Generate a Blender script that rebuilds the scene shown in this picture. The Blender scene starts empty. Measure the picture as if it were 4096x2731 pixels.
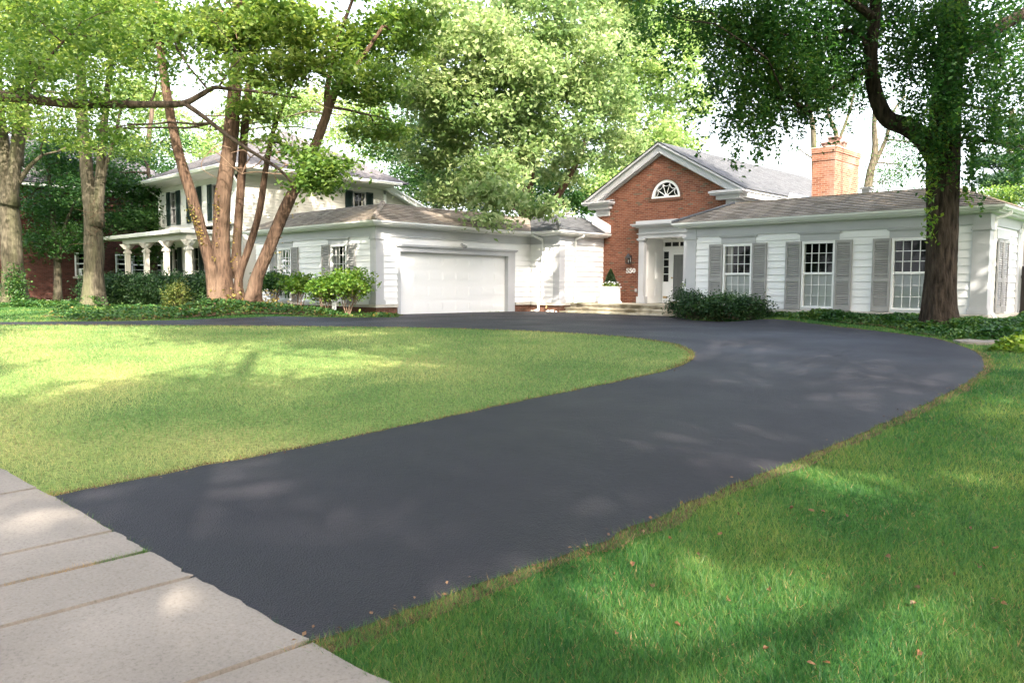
import bpy, bmesh, math, random
import numpy as np
from mathutils import Vector, noise
from mathutils.geometry import tessellate_polygon, delaunay_2d_cdt
rnd = random.Random(7); RG = np.random.default_rng(11)
S = bpy.context.scene; COL = S.collection
# ---------------------------------------------------------------- camera basis
FPX = 3140.; TH = math.radians(44.4); PI_ = math.radians(4.1); RO = 0.0059; CH = 1.03
cF = np.array([-math.sin(TH)*math.cos(PI_), math.cos(TH)*math.cos(PI_), -math.sin(PI_)])
r0 = np.array([math.cos(TH), math.sin(TH), 0.]); u0 = np.cross(r0, cF)
cR = math.cos(RO)*r0+math.sin(RO)*u0; cU = -math.sin(RO)*r0+math.cos(RO)*u0
cC = np.array([0, 0, CH]); cH = np.array([-math.sin(TH), math.cos(TH), 0.])
def ray(x, y):
    d = cF*FPX+cR*(x-2048)+cU*(1365.5-y); return d/np.linalg.norm(d)
K = 1.7415
def PX(x, y, dep):           # survey point (2352-wide sheet) -> world at a forward distance
    d = ray(x*K, y*K); return cC+d*(dep/(d@cH))
def PL(x, y, ax, c):
    d = ray(x*K, y*K); return cC+d*((c-cC[ax])/d[ax])
def sst(t): t = np.clip(t, 0, 1); return t*t*(3-2*t)
def g0(x, y):                # land: the pavement lies 0.6 m below the house
    d = np.asarray(x)*cH[0]+np.asarray(y)*cH[1]
    return -0.6*(1-np.clip((d-3.2)/12.5, 0, 1))
def gz(x, y):
    x = np.asarray(x, float); y = np.asarray(y, float)
    z = g0(x, y)
    z = z+0.40*np.exp(-(((x+23.7)/2.2)**2+((y-11.6)/2.0)**2))
    bed = sst((y-18.0)/2.6)*sst((x+11.5)/2.)*0.17
    z = z+np.where(y < 23, bed, bed)
    return z
def G(x, y, K_=K):
    d = ray(x*K_, y*K_); t = 1.
    for _ in range(60):
        z = float(g0(*(cC+d*t)[:2])); t = (z-CH)/d[2]
    p = cC+d*t; return (float(p[0]), float(p[1]))
# ---------------------------------------------------------------- materials
def mat(name, col, rough=.7, spec=.3, f=None):
    m = bpy.data.materials.new(name); m.use_nodes = True; n = m.node_tree.nodes; l = m.node_tree.links
    b = n['Principled BSDF']; b.inputs['Base Color'].default_value = (*col, 1); b.inputs['Roughness'].default_value = rough
    b.inputs['Specular IOR Level'].default_value = spec
    if f: f(m, n, l, b)
    return m
def N(n, t, **k):
    o = n.new(t)
    for a, v in k.items():
        if a in o.inputs: o.inputs[a].default_value = v
        else: setattr(o, a, v)
    return o
def ramp(n, l, src, stops):
    r = n.new('ShaderNodeValToRGB'); e = r.color_ramp.elements
    while len(e) < len(stops): e.new(.5)
    for q, (p, c) in zip(e, stops): q.position = p; q.color = (*c, 1)
    l.new(src, r.inputs[0]); return r.outputs[0]
def bump(n, l, b, src, s, d=.02):
    bp = N(n, 'ShaderNodeBump', Strength=s, Distance=d); l.new(src, bp.inputs['Height']); l.new(bp.outputs[0], b.inputs['Normal'])
def noisy(c1, c2, scale, det=4, bs=0, c3=None, scale2=None, stretch=None, bd=.02):
    def f(m, n, l, b):
        tc = n.new('ShaderNodeTexCoord'); v = tc.outputs['Object']
        if stretch:
            mp = n.new('ShaderNodeMapping'); mp.inputs['Scale'].default_value = stretch; l.new(v, mp.inputs[0]); v = mp.outputs[0]
        t = N(n, 'ShaderNodeTexNoise', Scale=scale, Detail=det); l.new(v, t.inputs[0])
        o = ramp(n, l, t.outputs[0], [(.3, c1), (.7, c2)])
        if c3:
            t2 = N(n, 'ShaderNodeTexNoise', Scale=scale2, Detail=5.); l.new(v, t2.inputs[0])
            rr = ramp(n, l, t2.outputs[0], [(.48, (0, 0, 0)), (.66, (1, 1, 1))])
            mx = N(n, 'ShaderNodeMix', data_type='RGBA'); l.new(rr, mx.inputs[0]); l.new(o, mx.inputs[6]); mx.inputs[7].default_value = (*c3, 1); o = mx.outputs[2]
        l.new(o, b.inputs['Base Color'])
        if bs: bump(n, l, b, t.outputs[0], bs, bd)
    return f
def brick_f(c1, c2, mortar, w=.203, h=.0677, ms=.007, odd=None, bs=.5, stain=None):
    def f(m, n, l, b):
        uv = n.new('ShaderNodeUVMap'); bt = n.new('ShaderNodeTexBrick'); l.new(uv.outputs[0], bt.inputs[0])
        for k_, v_ in (('Scale', 1.), ('Brick Width', w), ('Row Height', h), ('Mortar Size', ms), ('Mortar Smooth', .2), ('Bias', 0.)): bt.inputs[k_].default_value = v_
        bt.inputs['Color1'].default_value = (0, 0, 0, 1); bt.inputs['Color2'].default_value = (1, 1, 1, 1); bt.inputs['Mortar'].default_value = (.5, .5, .5, 1)
        st = [(.0, c1), (.8, c2)]
        if odd: st = [(.0, odd), (.045, odd), (.06, c1), (.9, c2)]
        o = ramp(n, l, bt.outputs[0], st)
        t = N(n, 'ShaderNodeTexNoise', Scale=3., Detail=6.); l.new(uv.outputs[0], t.inputs[0])
        hs = n.new('ShaderNodeHueSaturation'); l.new(o, hs.inputs['Color'])
        mr = N(n, 'ShaderNodeMapRange'); l.new(t.outputs[0], mr.inputs[0]); mr.inputs[3].default_value = .7; mr.inputs[4].default_value = 1.3; l.new(mr.outputs[0], hs.inputs['Value'])
        mx = N(n, 'ShaderNodeMix', data_type='RGBA'); l.new(bt.outputs[1], mx.inputs[0]); l.new(hs.outputs[0], mx.inputs[6]); mx.inputs[7].default_value = (*mortar, 1)
        o = mx.outputs[2]
        if stain:
            t2 = N(n, 'ShaderNodeTexNoise', Scale=1.1, Detail=4.); l.new(uv.outputs[0], t2.inputs[0])
            rr = ramp(n, l, t2.outputs[0], [(.52, (0, 0, 0)), (.75, (.7, .7, .7))])
            m2 = N(n, 'ShaderNodeMix', data_type='RGBA'); l.new(rr, m2.inputs[0]); l.new(o, m2.inputs[6]); m2.inputs[7].default_value = (*stain, 1); o = m2.outputs[2]
        l.new(o, b.inputs['Base Color'])
        inv = N(n, 'ShaderNodeMath', operation='SUBTRACT'); inv.inputs[0].default_value = 1; l.new(bt.outputs[1], inv.inputs[1])
        bump(n, l, b, inv.outputs[0], bs, .008)
    return f
def leaf_mat(name, ca, cb, cc, tr=.5, sc=.5, det=3., amp=1.1):
    def f(m, n, l, b):
        at = N(n, 'ShaderNodeAttribute', attribute_name='v'); tc = n.new('ShaderNodeTexCoord')
        t = N(n, 'ShaderNodeTexNoise', Scale=sc, Detail=det); l.new(tc.outputs['Object'], t.inputs[0])
        a = N(n, 'ShaderNodeMath', operation='MULTIPLY_ADD'); l.new(at.outputs['Fac'], a.inputs[0]); a.inputs[1].default_value = .6
        s2 = N(n, 'ShaderNodeMath', operation='MULTIPLY_ADD'); l.new(t.outputs[0], s2.inputs[0]); s2.inputs[1].default_value = amp; s2.inputs[2].default_value = .2-amp*.5; l.new(s2.outputs[0], a.inputs[2])
        o = ramp(n, l, a.outputs[0], [(.1, ca), (.5, cb), (.95, cc)])
        l.new(o, b.inputs['Base Color']); b.inputs['Roughness'].default_value = .5
        ts = n.new('ShaderNodeBsdfTranslucent'); hs = N(n, 'ShaderNodeHueSaturation', Hue=.485, Saturation=1.15, Value=1.5); l.new(o, hs.inputs['Color']); l.new(hs.outputs[0], ts.inputs[0])
        mx = N(n, 'ShaderNodeMixShader', Fac=tr); mx.inputs[0].default_value = tr
        l.new(b.outputs[0], mx.inputs[1]); l.new(ts.outputs[0], mx.inputs[2]); l.new(mx.outputs[0], n['Material Output'].inputs[0])
    return mat(name, cb, .5, .35, f)
M = {}
M['siding'] = mat('white_siding_paint', (.80, .80, .80), .55, .3, noisy((.78, .78, .785), (.83, .83, .83), 1.5))
M['trim'] = mat('trim_paint', (.45, .455, .47), .55, .3, noisy((.42, .425, .44), (.48, .485, .50), 1.2))
M['white'] = mat('white_gloss_paint', (.82, .82, .81), .4, .4)
M['shutter'] = mat('grey_shutter_paint', (.33, .325, .32), .6, .3, noisy((.30, .295, .29), (.36, .352, .345), 4))
M['brick'] = mat('red_brick', (.4, .16, .1), .85, .2, brick_f((.135, .042, .024), (.22, .083, .048), (.21, .16, .12), odd=(.12, .085, .058)))
M['brickbase'] = mat('brick_base', (.35, .16, .1), .85, .2, brick_f((.10, .038, .024), (.17, .07, .045), (.17, .14, .11), stain=(.07, .05, .03)))
M['chim'] = mat('chimney_brick', (.45, .2, .12), .85, .2, brick_f((.15, .055, .031), (.24, .105, .065), (.25, .19, .15), stain=(.28, .21, .175)))
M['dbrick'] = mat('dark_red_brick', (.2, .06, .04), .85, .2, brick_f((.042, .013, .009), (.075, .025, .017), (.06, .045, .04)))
def shing(c1, c2, mo): return brick_f(c1, c2, mo, .3, .145, .004, bs=.3)
M['roof'] = mat('weathered_shingles', (.2, .18, .16), .9, .2, brick_f((.14, .115, .092), (.31, .262, .215), (.06, .05, .048), .3, .145, .004, bs=.3, stain=(.30, .245, .18)))
M['roofg'] = mat('pale_grey_shingles', (.4, .4, .42), .9, .2, shing((.07, .073, .078), (.105, .108, .114), (.038, .038, .04)))
M['roofd'] = mat('dark_shingles', (.1, .1, .1), .9, .2, shing((.075, .07, .075), (.14, .13, .135), (.04, .04, .04)))
M['stone'] = mat('limestone', (.5, .47, .42), .85, .2, noisy((.42, .39, .34), (.56, .53, .47), 5, 5, .2))
M['step'] = mat('stone_steps', (.45, .4, .3), .9, .2, noisy((.33, .285, .2), (.52, .47, .37), 4, 6, .4, (.17, .14, .09), 1.7))
M['black'] = mat('black_metal', (.02, .02, .022), .45, .5)
M['dark'] = mat('dark_room', (.012, .012, .014), .9, .1)
M['blind'] = mat('white_blind', (.85, .85, .84), .7, .2)
M['housew'] = mat('old_white_paint', (.66, .66, .65), .6, .3)
M['curt'] = mat('curtain', (.6, .57, .5), .9, .1)
M['dshut'] = mat('black_green_shutter', (.012, .025, .022), .5, .3)
M['cream_and_shade'] = mat('cream_and_shaded_white_paint', (.50, .485, .44), .6, .3)  # cream trim, and the white side wall with its shade coloured in
M['screen'] = mat('grey_storm_screen', (.2, .2, .2), .5, .4)
M['metal'] = mat('grey_metal', (.4, .4, .4), .45, .5)
M['clay'] = mat('clay_pot', (.36, .15, .10), .9, .2, noisy((.10, .04, .03), (.26, .18, .15), 9))
M['wood'] = mat('dark_fence_wood', (.03, .026, .024), .85, .2)
M['brass'] = mat('brass', (.45, .3, .12), .4, .5)
def glass_f(m, n, l, b):
    tr = n.new('ShaderNodeBsdfTransparent'); tr.inputs[0].default_value = (.8, .83, .82, 1); gl = N(n, 'ShaderNodeBsdfGlossy', Roughness=.03)
    fr = N(n, 'ShaderNodeFresnel', IOR=1.4); ad = N(n, 'ShaderNodeMath', operation='ADD'); l.new(fr.outputs[0], ad.inputs[0]); ad.inputs[1].default_value = .0
    mx = n.new('ShaderNodeMixShader'); l.new(ad.outputs[0], mx.inputs[0]); l.new(tr.outputs[0], mx.inputs[1]); l.new(gl.outputs[0], mx.inputs[2]); l.new(mx.outputs[0], n['Material Output'].inputs[0])
M['glass'] = mat('window_glass', (1, 1, 1), .05, .5, glass_f)
def asph(m, n, l, b):
    tc = n.new('ShaderNodeTexCoord'); v = tc.outputs['Object']
    a = N(n, 'ShaderNodeTexNoise', Scale=.6, Detail=5.); l.new(v, a.inputs[0])
    mp = n.new('ShaderNodeMapping'); mp.inputs['Rotation'].default_value = (0, 0, .62); mp.inputs['Scale'].default_value = (.35, 2.2, 1); l.new(v, mp.inputs[0])
    s = N(n, 'ShaderNodeTexNoise', Scale=1.0, Detail=5.); l.new(mp.outputs[0], s.inputs[0])
    ad = N(n, 'ShaderNodeMath', operation='MULTIPLY_ADD'); l.new(s.outputs[0], ad.inputs[0]); ad.inputs[1].default_value = .6; mm = N(n, 'ShaderNodeMath', operation='MULTIPLY'); l.new(a.outputs[0], mm.inputs[0]); mm.inputs[1].default_value = .5; l.new(mm.outputs[0], ad.inputs[2])
    o = ramp(n, l, ad.outputs[0], [(.35, (.0125, .0112, .0142)), (.75, (.0185, .0165, .0205))])
    sp = N(n, 'ShaderNodeTexNoise', Scale=170., Detail=2.); l.new(v, sp.inputs[0])
    rr = ramp(n, l, sp.outputs[0], [(.3, (.45, .45, .45)), (.5, (1, 1, 1)), (.7, (1.5, 1.5, 1.5))])
    mx = N(n, 'ShaderNodeMix', data_type='RGBA', blend_type='MULTIPLY'); mx.inputs[0].default_value = 1; l.new(o, mx.inputs[6]); l.new(rr, mx.inputs[7]); l.new(mx.outputs[2], b.inputs['Base Color'])
    vo = N(n, 'ShaderNodeTexVoronoi', Scale=95.); l.new(v, vo.inputs[0])
    ms = N(n, 'ShaderNodeTexNoise', Scale=14., Detail=6., Roughness=.7); l.new(v, ms.inputs[0])
    a2 = N(n, 'ShaderNodeMath', operation='MULTIPLY_ADD'); l.new(ms.outputs[0], a2.inputs[0]); a2.inputs[1].default_value = 1.6; l.new(vo.outputs[0], a2.inputs[2])
    bump(n, l, b, a2.outputs[0], .8, .007)
    rr2 = ramp(n, l, a.outputs[0], [(.3, (.48, .48, .48)), (.7, (.68, .68, .68))]); l.new(rr2, b.inputs['Roughness'])
M['asphalt'] = mat('sealed_asphalt', (.05, .05, .055), .55, .32, asph)
def conc(m, n, l, b):
    tc = n.new('ShaderNodeTexCoord'); v = tc.outputs['Object']
    a = N(n, 'ShaderNodeTexNoise', Scale=1.3, Detail=6.); l.new(v, a.inputs[0]); s = N(n, 'ShaderNodeTexNoise', Scale=55., Detail=5., Roughness=.75); l.new(v, s.inputs[0])
    o = ramp(n, l, a.outputs[0], [(.3, (.165, .146, .126)), (.7, (.228, .202, .175))]); rr = ramp(n, l, s.outputs[0], [(.33, (.72, .70, .68)), (.45, (.96, .96, .96)), (.7, (1.14, 1.14, 1.14))])
    mx = N(n, 'ShaderNodeMix', data_type='RGBA', blend_type='MULTIPLY'); mx.inputs[0].default_value = 1; l.new(o, mx.inputs[6]); l.new(rr, mx.inputs[7]); l.new(mx.outputs[2], b.inputs['Base Color']); bump(n, l, b, s.outputs[0], .3, .003)
M['concrete'] = mat('old_concrete', (.35, .33, .3), .9, .2, conc)
M['soil'] = mat('brown_soil', (.08, .05, .03), .95, .1, noisy((.045, .028, .018), (.13, .085, .05), 18, 6, .6))
def lawn_f(m, n, l, b):
    tc = n.new('ShaderNodeTexCoord'); v = tc.outputs['Object']
    a = N(n, 'ShaderNodeTexNoise', Scale=.45, Detail=6.); l.new(v, a.inputs[0]); s = N(n, 'ShaderNodeTexNoise', Scale=26., Detail=5.); l.new(v, s.inputs[0])
    o = ramp(n, l, a.outputs[0], [(.3, (.03, .085, .02)), (.55, (.05, .115, .027)), (.72, (.10, .14, .04))]); rr = ramp(n, l, s.outputs[0], [(.3, (.45, .45, .42)), (.7, (1.4, 1.4, 1.3))])
    mx = N(n, 'ShaderNodeMix', data_type='RGBA', blend_type='MULTIPLY'); mx.inputs[0].default_value = 1; l.new(o, mx.inputs[6]); l.new(rr, mx.inputs[7]); l.new(mx.outputs[2], b.inputs['Base Color']); bump(n, l, b, s.outputs[0], .8, .03)
M['lawn'] = mat('lawn_ground', (.08, .13, .035), .95, .1, lawn_f)
M['grass'] = leaf_mat('grass_blades', (.013, .07, .019), (.06, .155, .034), (.21, .25, .07), .45, .55, 7., 2.2)
M['straw'] = leaf_mat('dry_grass', (.10, .12, .03), (.26, .17, .07), (.36, .25, .12), .3, 2.)
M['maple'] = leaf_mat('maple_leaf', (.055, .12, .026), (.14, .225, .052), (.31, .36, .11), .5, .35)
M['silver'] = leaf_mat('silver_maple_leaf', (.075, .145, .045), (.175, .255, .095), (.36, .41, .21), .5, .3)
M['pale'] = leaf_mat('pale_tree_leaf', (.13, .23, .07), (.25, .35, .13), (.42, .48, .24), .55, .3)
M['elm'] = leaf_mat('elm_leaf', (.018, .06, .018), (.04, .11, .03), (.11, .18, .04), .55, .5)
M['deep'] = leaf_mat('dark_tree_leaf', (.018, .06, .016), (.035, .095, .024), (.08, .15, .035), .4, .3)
M['pine'] = leaf_mat('pine_needle', (.02, .05, .028), (.035, .075, .038), (.06, .11, .05), .2, .5)
M['yew'] = leaf_mat('yew_leaf', (.012, .038, .012), (.022, .06, .018), (.055, .105, .025), .25, 1.)
M['yewy'] = leaf_mat('yellow_shrub_leaf', (.03, .06, .014), (.09, .125, .03), (.22, .21, .055), .4, 1.)
M['bush'] = leaf_mat('bush_leaf', (.045, .12, .02), (.12, .22, .035), (.28, .35, .07), .45, 1.2)
M['ivy'] = leaf_mat('ivy_leaf', (.018, .06, .014), (.035, .10, .022), (.12, .19, .04), .3, .9)
M['ivyy'] = leaf_mat('ivy_leaf_yellow', (.06, .08, .02), (.19, .16, .035), (.36, .24, .07), .4, 1.5)
M['petal'] = leaf_mat('petal', (.7, .7, .7), (.8, .8, .8), (.85, .85, .85), .3, 1.)
M['dead'] = leaf_mat('dead_leaf', (.07, .032, .016), (.15, .078, .04), (.26, .16, .09), .2, 3.)
def bark_f(c1, c2, sc=6., st=(1, 1, .16), bs=.9, bd=.06, c3=None, k_=1.7):
    return noisy(c1, c2, sc*k_, 8, bs, c3, 1.3, (1, 1, .22), bd)
M['barkm'] = mat('maple_bark', (.25, .16, .11), .95, .1, bark_f((.032, .021, .015), (.115, .073, .05), 9, (1, 1, .2), 1., .08, (.14, .095, .066)))
M['barkp'] = mat('pale_bark', (.25, .2, .15), .95, .1, bark_f((.035, .031, .022), (.12, .104, .075), 11, (1, 1, .14), .8, .05, (.09, .09, .05)))
M['barke'] = mat('elm_bark', (.1, .065, .045), .95, .1, bark_f((.015, .0115, .009), (.072, .055, .042), 7.5, (1, 1, .13), 1., .12))
M['barkd'] = mat('dark_branch_bark', (.06, .045, .035), .95, .1, bark_f((.03, .022, .016), (.10, .075, .055)))
M['twig'] = mat('dry_twig', (.17, .115, .08), .9, .1)
# ---------------------------------------------------------------- mesh tools
class MB:
    def __init__(s): s.v = []; s.f = []
    def poly(s, pts): i = len(s.v); s.v += [tuple(map(float, p)) for p in pts]; s.f.append(tuple(range(i, i+len(pts)))); return s
    def box(s, x0, x1, y0, y1, z0, z1):
        i = len(s.v); s.v += [(x, y, z) for z in (z0, z1) for y in (y0, y1) for x in (x0, x1)]
        s.f += [tuple(i+k for k in q) for q in ((0, 2, 3, 1), (4, 5, 7, 6), (0, 1, 5, 4), (2, 6, 7, 3), (0, 4, 6, 2), (1, 3, 7, 5))]; return s
    def prism(s, pts, d):     # extrude a polygon by vector d
        n = len(pts); i = len(s.v); d = np.array(d, float); s.v += [tuple(map(float, p)) for p in pts]+[tuple(np.array(p, float)+d) for p in pts]
        s.f.append(tuple(range(i+n-1, i-1, -1))); s.f.append(tuple(range(i+n, i+2*n)))
        for k in range(n): s.f.append((i+k, i+(k+1) % n, i+n+(k+1) % n, i+n+k))
        return s
    def tube(s, pts, rad, sides=8, cap=True, rough=0, sq=False):
        P = [np.array(p, float) for p in pts]; n = len(P)
        if not hasattr(rad, '__len__'): rad = [rad]*n
        up = None; base = len(s.v)
        for k in range(n):
            t = P[min(k+1, n-1)]-P[max(k-1, 0)]; t /= np.linalg.norm(t)+1e-9
            if up is None:
                a = np.array([1, 0, 0.]) if abs(t[2]) > .8 else np.array([0, 0, 1.]); up = np.cross(t, a); up /= np.linalg.norm(up)
            up = up-t*(up@t); up /= np.linalg.norm(up)+1e-9; w = np.cross(t, up)
            for j in range(sides):
                an = 2*math.pi*(j+(.5 if sq else 0))/sides; r = rad[k]*(1.414 if sq else 1)
                q = P[k]+(up*math.cos(an)+w*math.sin(an))*r
                if rough and sides > 40:
                    zz_ = P[k][2]; fu = noise.noise(Vector((math.cos(an)*4.2, math.sin(an)*4.2, zz_*.9)))+.5*noise.noise(Vector((math.cos(an)*10, math.sin(an)*10, zz_*2.4))); q = P[k]+(q-P[k])*(1+.16*(.35-abs(fu))+.05*noise.noise(Vector((math.cos(an)*1.5, math.sin(an)*1.5, zz_*.6))))
                elif rough:
                    nn = noise.noise(Vector(q*np.array([1.6, 1.6, .7])/max(rad[k]*2, .1))); q = P[k]+(q-P[k])*(1+rough*nn)
                s.v.append(tuple(q))
        for k in range(n-1):
            for j in range(sides):
                a = base+k*sides+j; b = base+k*sides+(j+1) % sides; s.f.append((a, b, b+sides, a+sides))
        if cap: s.f.append(tuple(base+j for j in range(sides-1, -1, -1))); s.f.append(tuple(base+(n-1)*sides+j for j in range(sides)))
        return s
    def sweep(s, path, prof, closed=True, side=1):   # path of (x,y); prof of (out,z); out = to the right of travel
        n = len(path); i0 = len(s.v); m = len(prof)
        for k in range(n):
            p = np.array(path[k], float); ds = []
            if k > 0: d = p-np.array(path[k-1]); ds.append(d/np.linalg.norm(d))
            if k < n-1: d = np.array(path[k+1])-p; ds.append(d/np.linalg.norm(d))
            ns = [np.array([d[1], -d[0]])*side for d in ds]; b = sum(ns); b = b/np.linalg.norm(b); sc = 1/max(.3, b@ns[0])
            for (o, z) in prof: s.v.append((p[0]+b[0]*o*sc, p[1]+b[1]*o*sc, z))
        for k in range(n-1):
            for j in range(m if closed else m-1):
                a = i0+k*m+j; b = i0+k*m+(j+1) % m; s.f.append((a, b, b+m, a+m))
        if closed: s.f.append(tuple(i0+j for j in range(m))); s.f.append(tuple(i0+(n-1)*m+j for j in range(m-1, -1, -1)))
        return s
    def wall(s, outer, holes, to3, reveal):         # outer/holes 2-D loops; to3(u,w,d): d = depth into the wall
        P = [[Vector((*p, 0)) for p in lp] for lp in [outer]+holes]; fl = [p for lp in P for p in lp]
        i = len(s.v); s.v += [to3(p.x, p.y, 0) for p in fl]
        for t in tessellate_polygon(P): s.f.append(tuple(i+k for k in t))
        for h in holes:
            for k in range(len(h)): a = h[k]; b = h[(k+1) % len(h)]; s.poly([to3(*a, 0), to3(*b, 0), to3(*b, reveal), to3(*a, reveal)])
        return s
    def build(s, name, m, parent=None, smooth=False, recalc=True):
        off = np.array(WL[parent.name]) if parent else np.zeros(3)
        me = bpy.data.meshes.new(name); me.from_pydata([tuple(np.array(v)-off) for v in s.v], [], s.f)
        if recalc:
            bm = bmesh.new(); bm.from_mesh(me); bmesh.ops.recalc_face_normals(bm, faces=bm.faces); bm.to_mesh(me); bm.free()
        uvl = me.uv_layers.new(name='UVMap'); V = me.vertices
        for p in me.polygons:
            nn = p.normal
            if abs(nn.z) > .97: ua = Vector((1, 0, 0)); va = Vector((0, 1, 0))
            else: ua = Vector((-nn.y, nn.x, 0)).normalized(); va = nn.cross(ua)
            if va.z < 0: va = -va
            for li in p.loop_indices: q = V[me.loops[li].vertex_index].co+Vector(off); uvl.data[li].uv = (q.dot(ua)+3, q.dot(va))
        if smooth: me.polygons.foreach_set('use_smooth', [True]*len(me.polygons))
        o = bpy.data.objects.new(name, me); COL.objects.link(o); me.materials.append(m)
        if parent: o.parent = parent; WL[o.name] = tuple(off)
        else: WL[o.name] = (0, 0, 0)
        return o
WL = {}
def tag(o, label=None, cat=None, group=None, kind=None):
    if label: o['label'] = label
    if cat: o['category'] = cat
    if group: o['group'] = group
    if kind: o['kind'] = kind
    return o
def thing(name, label, cat, loc, group=None):
    o = bpy.data.objects.new(name, None); COL.objects.link(o); o.location = loc; o.empty_display_size = .3; WL[o.name] = tuple(map(float, loc)); return tag(o, label, cat, group)
def npmesh(name, V, F, m, parent=None, vals=None, k=4, smooth=False):
    off = np.array(WL[parent.name]) if parent else np.zeros(3)
    me = bpy.data.meshes.new(name); V = (V-off).astype(np.float32); nf = len(F)
    me.vertices.add(len(V)); me.vertices.foreach_set('co', V.ravel()); me.loops.add(nf*k); me.loops.foreach_set('vertex_index', F.astype(np.int32).ravel())
    me.polygons.add(nf); me.polygons.foreach_set('loop_start', (np.arange(nf)*k).astype(np.int32)); me.update(calc_edges=True); me.validate()
    if vals is not None: a = me.attributes.new('v', 'FLOAT', 'POINT'); a.data.foreach_set('value', vals.astype(np.float32))
    o = bpy.data.objects.new(name, me); COL.objects.link(o); me.materials.append(m)
    if parent: o.parent = parent
    WL[o.name] = tuple(off); return o
def leafgeo(C, size, up=.6, droop=0., wid=.55):
    n = len(C); nr = RG.normal(size=(n, 3)); nr[:, 2] = np.abs(nr[:, 2])+up; nr /= np.linalg.norm(nr, axis=1)[:, None]
    a = RG.normal(size=(n, 3)); a[:, 2] -= droop; a -= nr*(a*nr).sum(1)[:, None]; a /= np.linalg.norm(a, axis=1)[:, None]+1e-9; b = np.cross(nr, a)
    s = (size*RG.uniform(.65, 1.3, n))[:, None]; w = s*wid
    V = np.stack([C-a*s*.5, C+b*w*.5-a*s*.08+nr*s*.08, C+a*s*.5, C-b*w*.5-a*s*.08+nr*s*.08], 1).reshape(-1, 3)
    return V, np.arange(4*n).reshape(n, 4), np.repeat(RG.uniform(0, 1, n), 4)
DEN = 1.0
def clumps(blobs, per, sig=.32, flat=.45):
    cs = []; cen = []; blobs = [(c, r, int(n*DEN)) for c, r, n in blobs]
    for (c, r, n) in blobs:
        c = np.array(c); r = np.array(r if hasattr(r, '__len__') else (r, r, r)); d = RG.normal(size=(n, 3)); d /= np.linalg.norm(d, axis=1)[:, None]
        q = c+d*r*(.35+.65*RG.uniform(0, 1, (n, 1))**.5); cen.append(q)
        sg = sig*RG.uniform(.6, 1.5, (n, 1, 1)); p = q[:, None, :]+RG.normal(size=(n, per, 3))*sg*np.array([1, 1, flat]); cs.append(p.reshape(-1, 3))
    return np.concatenate(cs), np.concatenate(cen)
def strands(blobs, per, ln):
    out = []; blobs = [(c, r, int(n*DEN)) for c, r, n in blobs]
    for (c, r, n) in blobs:
        c = np.array(c); r = np.array(r if hasattr(r, '__len__') else (r, r, r)); d = RG.normal(size=(n, 3)); d /= np.linalg.norm(d, axis=1)[:, None]
        q = c+d*r*RG.uniform(.2, 1, (n, 1))**.5; L = ln*RG.uniform(.4, 1.4, (n, 1)); t = RG.uniform(0, 1, (n, per))
        dx = RG.normal(size=(n, 2))*.35; p = np.zeros((n, per, 3)); w = (.18*(1-.6*t))
        p[:, :, 0] = q[:, None, 0]+dx[:, None, 0]*(1-(1-t)**2)+RG.normal(size=(n, per))*w*.6; p[:, :, 1] = q[:, None, 1]+dx[:, None, 1]*(1-(1-t)**2)+RG.normal(size=(n, per))*w*.6
        p[:, :, 2] = q[:, None, 2]-L*t+RG.normal(size=(n, per))*.05; out.append(p.reshape(-1, 3))
    return np.concatenate(out)
def curve(a, b, sag=.12, n=6, r=None):
    a = np.array(a); b = np.array(b); L = np.linalg.norm(b-a); o = RG.normal(size=3)*L*sag; o[2] = abs(o[2])*.4
    j = RG.normal(size=(n+1, 3))*L*.015
    return [a+(b-a)*t+o*math.sin(math.pi*t)+j[k]*(0 < k < n) for k, t in enumerate(np.linspace(0, 1, n+1))]
REF = 3
def refine(pts, rad, m=3):
    m = REF
    P = np.array(pts, float); R_ = np.array(rad, float); t = np.arange(len(P)); tt = np.linspace(0, len(P)-1, (len(P)-1)*m+1)
    def cr(A):
        out = []
        for q in tt:
            i = min(int(q), len(P)-2); u = q-i; p0 = A[max(i-1, 0)]; p1 = A[i]; p2 = A[i+1]; p3 = A[min(i+2, len(P)-1)]
            out.append(.5*((2*p1)+(-p0+p2)*u+(2*p0-5*p1+4*p2-p3)*u*u+(-p0+3*p1-3*p2+p3)*u**3))
        return np.array(out)
    return cr(P), np.abs(cr(R_))
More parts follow.
